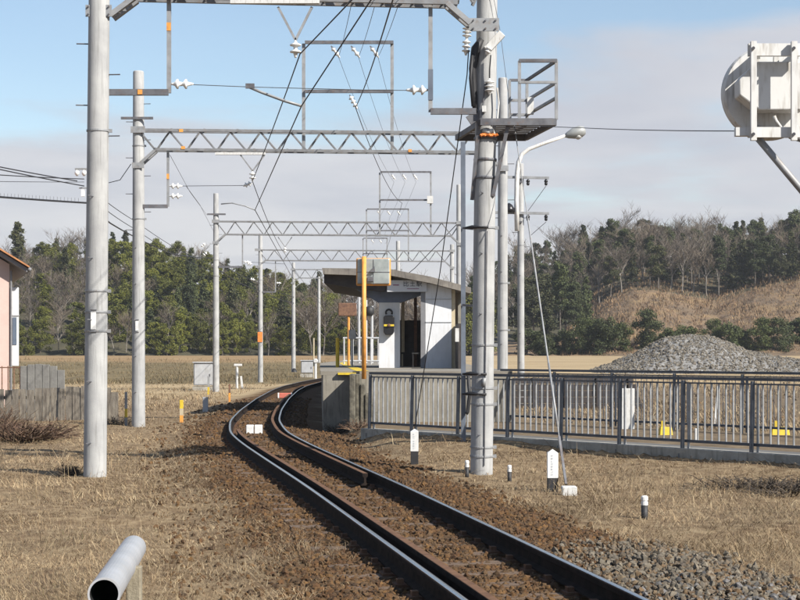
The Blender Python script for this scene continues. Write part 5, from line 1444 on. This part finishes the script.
for sd_i in range(4):
    H = (10.5, 9.5, 11.5, 9.0)[sd_i]
    add_proto('pine', 'pine_tree', simple_trunk(H * .9, .15, 7, sd_i + 70), leaf_crown(clump_pts(H, (1.7, 2.1, 1.5, 1.9)[sd_i], (4.2, 3.0, 5.0, 2.2)[sd_i], 34, .8), 6500, (.08, .20), 'conifer' if sd_i % 2 else 'cypress', sd_i), 'bark')
for sd_i in range(4):
    H = (10.5, 9.2, 11.2, 8.6)[sd_i]
    tr, tw_ = branchy(H, 100 + sd_i, 3, .62, r0=.13)
    me = tw_.build('crown', M['twig']); COL.objects.unlink(me)
    add_proto('bare', 'bare_tree', tr, me.data, 'bark_pale')
for sd_i in range(3):
    H = (3.6, 2.8, 4.2)[sd_i]
    add_proto('bush', 'evergreen_shrub', simple_trunk(H * .5, .08, 4, sd_i + 50), leaf_crown(clump_pts(H, H * .48, .0, 40, H * .19), 8000, (.055, .14), 'bush', sd_i), 'bark')
for sd_i in range(2):
    H = (3.0, 2.4)[sd_i]
    tr, tw_ = branchy(H, 200 + sd_i, 2, .9, r0=.04)
    me = tw_.build('crown', M['dry_brush']); COL.objects.unlink(me)
    add_proto('scrub', 'bare_shrub', tr, me.data, 'bark')
def plant(kind, x, y_, z, s, label, group, cat='tree'):
    nm, tme_, cme = random.choice(PR[kind])
    e = bpy.data.objects.new(nm, None); e.empty_display_size = .5; link(e)
    e.location = (x, y_, z - .15); e.rotation_euler = (0, 0, random.uniform(0, 6.28)); e.scale = (s * random.uniform(.88, 1.15), s * random.uniform(.88, 1.15), s)
    for n_, m_ in (('trunk', tme_), ('crown', cme)): link(bpy.data.objects.new(n_, m_), e)
    return tag(e, label, cat, group)
LB = {'conifer': 'dark cedar among the trees of the wood', 'cypress': 'olive green cypress among the trees of the wood', 'broad': 'bushy evergreen tree of the wood',
      'bamboo': 'yellow green bamboo like clump of the wood', 'bare': 'leafless grey tree of the wood', 'scrub': 'leafless brown shrub', 'bush': 'dark evergreen shrub'}
random.seed(42)
ORD = ['first', 'second', 'third', 'fourth', 'fifth', 'sixth', 'seventh', 'eighth', 'ninth', 'tenth', 'eleventh', 'twelfth', 'thirteenth', 'fourteenth', 'fifteenth', 'sixteenth', 'seventeenth', 'eighteenth', 'nineteenth', 'twentieth', 'twenty first', 'twenty second', 'twenty third', 'twenty fourth', 'twenty fifth', 'twenty sixth', 'twenty seventh', 'twenty eighth']
KN = {'conifer': 'dark cedar', 'cypress': 'olive cypress', 'broad': 'bushy evergreen', 'bamboo': 'yellow green bamboo clump', 'pine': 'dark clump crowned pine', 'bare': 'leafless grey tree'}
ROWN = ['front row', 'second row', 'third row', 'fourth row', 'fifth row', 'sixth row', 'seventh row', 'skyline row']
def wood(side, rows, p0, p1, step, weights, smul):
    for ri_, (Yr, sc_) in enumerate(rows):
        rn = ROWN[ri_] if ri_ < len(rows) - 1 else ROWN[-1]
        p = p0 + random.uniform(0, 12); cnt = {}
        while p < p1:
            yj = Yr + random.uniform(-2.5, 2.5); w = weights(p, ri_)
            kind = random.choices([a for a, _ in w], [b for _, b in w])[0]
            cnt[kind] = cnt.get(kind, 0) + 1
            plant(kind, PX(p, yj), yj, hill_z(side, p, yj), sc_ * (random.uniform(.82, 1.04) if side == 'L' else random.uniform(.78, 1.12)) * smul.get(kind, 1),
                  '%s %s from the left in the %s of the %s wood' % (ORD[min(cnt[kind] - 1, 27)], KN[kind], rn, 'left' if side == 'L' else 'right'), 'trees of the %s wood' % ('left' if side == 'L' else 'right'))
            p += random.uniform(*step) * 230 / Yr
def wl(p, r):
    if r == 0: return [('broad', .55), ('bare', .15), ('bamboo', .30)]
    if p < 105: return [('bare', .50), ('broad', .28), ('conifer', .04), ('cypress', .10), ('bamboo', .08)]
    if p < 190: return [('bare', .10), ('broad', .40), ('conifer', .03), ('cypress', .16), ('bamboo', .31)]
    return [('bare', .11), ('broad', .42), ('conifer', .05), ('cypress', .19), ('bamboo', .23)]
wood('L', [(201, .52), (207, .62), (214, .68), (222, .70), (230, .70), (239, .70), (248, .68), (257, .62)], -75, 345, (10, 16), wl, {'bare': 1.0})
# taller conifer poking up left of the left wood
plant('conifer', PX(18, 232), 232, hill_z('L', 18, 232), 1.02, 'single dark conifer above the wood edge right of the house roof', 'trees of the left wood')
# thin far thicket behind the platform
p = 312; k_ = 0
while p < 480:
    yj = random.uniform(185, 225); kind = random.choices(['bare', 'scrub', 'broad'], [.80, .14, .06])[0]; k_ += 1
    plant(kind, PX(p, yj), yj, 1.2, random.uniform(.68, .95) if kind != 'scrub' else 1.6, ('leafless grey tree' if kind == 'bare' else 'low dense plant') + ' in the thicket seen behind the platform', 'thicket behind the platform')
    p += random.uniform(3.5, 6.5)
def wr_(p, r):
    if p < 600: return [('conifer', .24), ('pine', .30), ('cypress', .12), ('bare', .34)]
    if p < 730: return [('conifer', .10), ('pine', .20), ('cypress', .06), ('bare', .64)]
    return [('conifer', .26), ('pine', .30), ('cypress', .06), ('bare', .38)]
wood('R', [(237, .70), (243, .74), (250, .74), (257, .74), (265, .73), (274, .72), (283, .70)], 470, 900, (9.5, 15), wr_, {'bare': 1.08})
# front trees at the foot of the right wood, left of the bare slope
for p, yj, s in ((522, 205, .82), (534, 212, .95), (548, 204, .8), (560, 214, .92), (573, 208, .72), (586, 218, .7), (541, 222, 1.0), (566, 226, .95)):
    kind = random.choice(['cypress', 'conifer', 'pine']); plant(kind, PX(p, yj), yj, hill_z('R', p, yj), s, ('olive' if kind == 'cypress' else 'dark') + ' conifer, ' + ['tall leftmost', 'second from left', 'short third', 'fourth from left', 'narrow fifth', 'rightmost', 'rear left', 'rear right'][[522, 534, 548, 560, 573, 586, 541, 566].index(p)] + ' of the front group right of the poles', 'front conifers right of the poles')
for p, yj, s in ((528, 190, .9), (546, 188, .8), (563, 190, 1.0), (580, 188, .95)):
    plant('bush', PX(p, yj), yj, hill_z('R', p, yj), s, ['leftmost', 'second', 'third', 'rightmost'][[528, 546, 563, 580].index(p)] + ' dark shrub at the foot of the front conifers', 'shrubs under the front conifers', 'shrub')
for p, yj, s, lb in ((604, 187, 1.30, 'tallest dark evergreen shrub left of the gravel heap'), (618, 189, .95, 'rounded shrub touching the tallest shrub'), (648, 190, .95, 'shrub just left of the heap crest'),
                     (671, 188, .95, 'left shrub of the clump right above the gravel heap'), (687, 189, 1.0, 'right shrub of the clump right above the gravel heap'), (713, 190, .85, 'small shrub right of the heap crest'),
                     (728, 188, 1.05, 'broad shrub over the right flank of the heap'), (742, 190, .8, 'low shrub right of the broad shrub'), (762, 188, .85, 'narrow shrub above the right end of the heap'),
                     (779, 188, .95, 'dark shrub near the right edge'), (796, 192, 1.25, 'tall shrub at the right edge on the slope'), (590, 190, 1.0, 'shrub between the front conifers and the tallest shrub')):
    plant('bush', PX(p, yj), yj, hill_z('R', p, yj), s * random.uniform(.8, 1.12), lb, 'evergreen shrubs along the slope foot', 'shrub')
for i in range(70):
    p = random.uniform(585, 880); yj = random.uniform(190, 234)
    plant('scrub', PX(p, yj), yj, hill_z('R', p, yj), random.uniform(.35, .75), 'leafless brown shrub on the dry slope', 'brown shrubs on the slope', 'shrub')

n_ = 60000
pp = 560 + rng.random(n_) * 380; yy = 186 + rng.random(n_) * 100; zz = np.array([0.0] * n_)
for k_, Yk in enumerate(range(184, 290, 2)):
    sel = np.abs(yy - Yk) <= 1.0
    if sel.any():
        pg = np.arange(540, 961, 8.0); za = np.array([hill_z('R', q_, Yk - 1.0) for q_ in pg]); zb_ = np.array([hill_z('R', q_, Yk + 1.0) for q_ in pg])
        f_ = (yy[sel] - (Yk - 1)) / 2; zz[sel] = np.interp(pp[sel], pg, za) * (1 - f_) + np.interp(pp[sel], pg, zb_) * f_
xx = (pp - CX) / F * yy
h_ = (.12 + rng.random(n_) ** 2 * .6) * (.4 + 1.2 * vnoise(xx, yy, 4.0, 131))
o = link(bpy.data.objects.new('slope_scrub', blades_mesh('slope_scrub', np.stack([xx, yy, zz - .05], -1), h_, .05 + rng.random(n_) * .08, .1 + rng.random(n_) * .9, rng.random(n_) * 6.28, M['slope_scrub'])))
stuff(o, 'brown dry scrub covering the bare slope below the right wood', 'scrub')
# dark hedge bank line behind the right field is left to the shrubs

# ------------------------------------------------------------------ village power line on the left
pu = concrete_pole('distant utility pole hidden behind the left foreground pole, crossarm showing', 93, 60, 8.6, .13, .10, 0, (9, 8), None, (), group=None)[0]
MB().bar(P(75, 169, 59.8), P(100, 169, 59.8), .07, .07).build('crossarm', M['galv'], pu)
for px in (77, 84):
    MB().disc_stack(P(px, 170, 59.8), P(px, 176, 59.8), [(0, .03), (.3, .09), (.6, .09), (1, .03)], 10).build('insulator', M['insul'], pu, True)
MB().box(P(83, 193, 59.8), (.12, .12, .25)).build('connector', M['insul'], pu)
MB().bar(P(79, 188, 59.8), P(96, 188, 59.8), .05, .05).build('crossarm', M['galv'], pu)
g_pl = 'village power line wires'
wire('topmost of the power lines at the upper left', [P(-90, 150, 48), P(0, 167, 54), P(77, 181, 59.8)], .022, 'power_line', sag=.5, group=g_pl)
wire('second of the power lines at the upper left', [P(-90, 153, 48), P(0, 169.5, 54), P(84, 186, 59.8)], .022, 'power_line', sag=.6, group=g_pl)
wire('third of the power lines at the upper left', [P(-90, 160, 48), P(0, 175, 54), P(84, 179, 59.8)], .018, 'power_line', sag=.5, group=g_pl)
wire('thin lower power line at the upper left', [P(-90, 172, 48), P(0, 181.5, 54), P(84, 182, 59.8)], .010, 'power_line', sag=.3, group=g_pl)
cab_ = wire('thick telephone cable below the power lines at the upper left', [P(-90, 186, 48), P(0, 197, 54), P(88, 203, 59.8)], .036, 'power_line', 'black_cable', sag=.3, group=g_pl)
mb = MB()
for i in range(26): 
    t_ = i / 26; p = P(-10 + 92 * t_, 197.2 + 5.4 * t_ - 3 * 0, 54 + 5.5 * t_); mb.tube([p, p + Vector((0, 0, .16))], .006, 4)
stuff(mb.build('hanger_loops', M['wire_thin'], cab_))
wire('upper wire falling right behind the second pole', [P(96, 192, 60), P(110, 204.5, 66), P(135, 221, 80), P(205, 262, 120)], .016, 'power_line', sag=.2, group=g_pl)
wire('middle wire falling right behind the second pole', [P(96, 200, 60), P(110, 213, 66), P(135, 229, 80), P(205, 268, 120)], .016, 'power_line', sag=.2, group=g_pl)
wire('thick cable falling right behind the second pole', [P(88, 203, 60), P(110, 223, 66), P(135, 237, 80), P(172, 254, 100), P(215, 258, 130)], .032, 'power_line', 'black_cable', sag=.15, group=g_pl)
wire('short slack wire between the two left poles', [P(108, 183, 40.5), P(120, 180, 40.2), P(131, 164, 40)], .010, 'thin_wire', sag=0, group='thin wires')
for k_, (a, b, c_) in enumerate((((186, 186, 40), (200, 205, 56), (214, 232, 76)), ((170, 155, 40), (190, 192, 55), (207, 215, 76)))):
    wire(('lower' if k_ == 0 else 'upper') + ' faint wire from the second pole to the slim pole', [P(*a), P(*b), P(*c_)], .006, 'thin_wire', 'wire_thin', group='thin wires')
for k_, (px, py) in enumerate(((205, 243), (207, 252))):
    insulator(pole3, P(px, py, 76.8), P(px - 4, py + 4, 76.8), 2, .10)
for k_, (px, py) in enumerate(((247, 263), (250, 279))):
    insulator(g3 if k_ == 0 else pole4, P(px, py, 77 if k_ == 0 else 99.6), P(px + 5, py + 1, 77 if k_ == 0 else 99.6), 2, .12)
wire('sagging wire from the slim pole down to the far pole', [P(219, 262, 77), P(240, 275, 88), P(260, 283, 100), P(294, 297, 125)], .018, 'power_line', sag=.3, group=g_pl)
wire('lower sagging cable from the slim pole to the farther pole', [P(219, 270, 77), P(240, 283, 88), P(260, 291, 100), P(294, 303, 125)], .022, 'power_line', 'black_cable', sag=.3, group=g_pl)

# ------------------------------------------------------------------ thin winter haze in the air
hz = MB().box((0, 210, 24), (760, 620, 58)).build('haze', None)
hm = bpy.data.materials.new('haze_air'); hm.use_nodes = True
hn = hm.node_tree; hn.nodes.clear()
ho = hn.nodes.new('ShaderNodeOutputMaterial'); hv = hn.nodes.new('ShaderNodeVolumePrincipled')
hv.inputs['Color'].default_value = (.86, .90, .96, 1); hv.inputs['Density'].default_value = .00024; hv.inputs['Anisotropy'].default_value = .2
hn.links.new(hv.outputs[0], ho.inputs['Volume'])
hz.data.materials.append(hm)
stuff(hz, 'thin pale haze in the air softening the far woods', 'haze')
scene.cycles.volume_bounces = 0
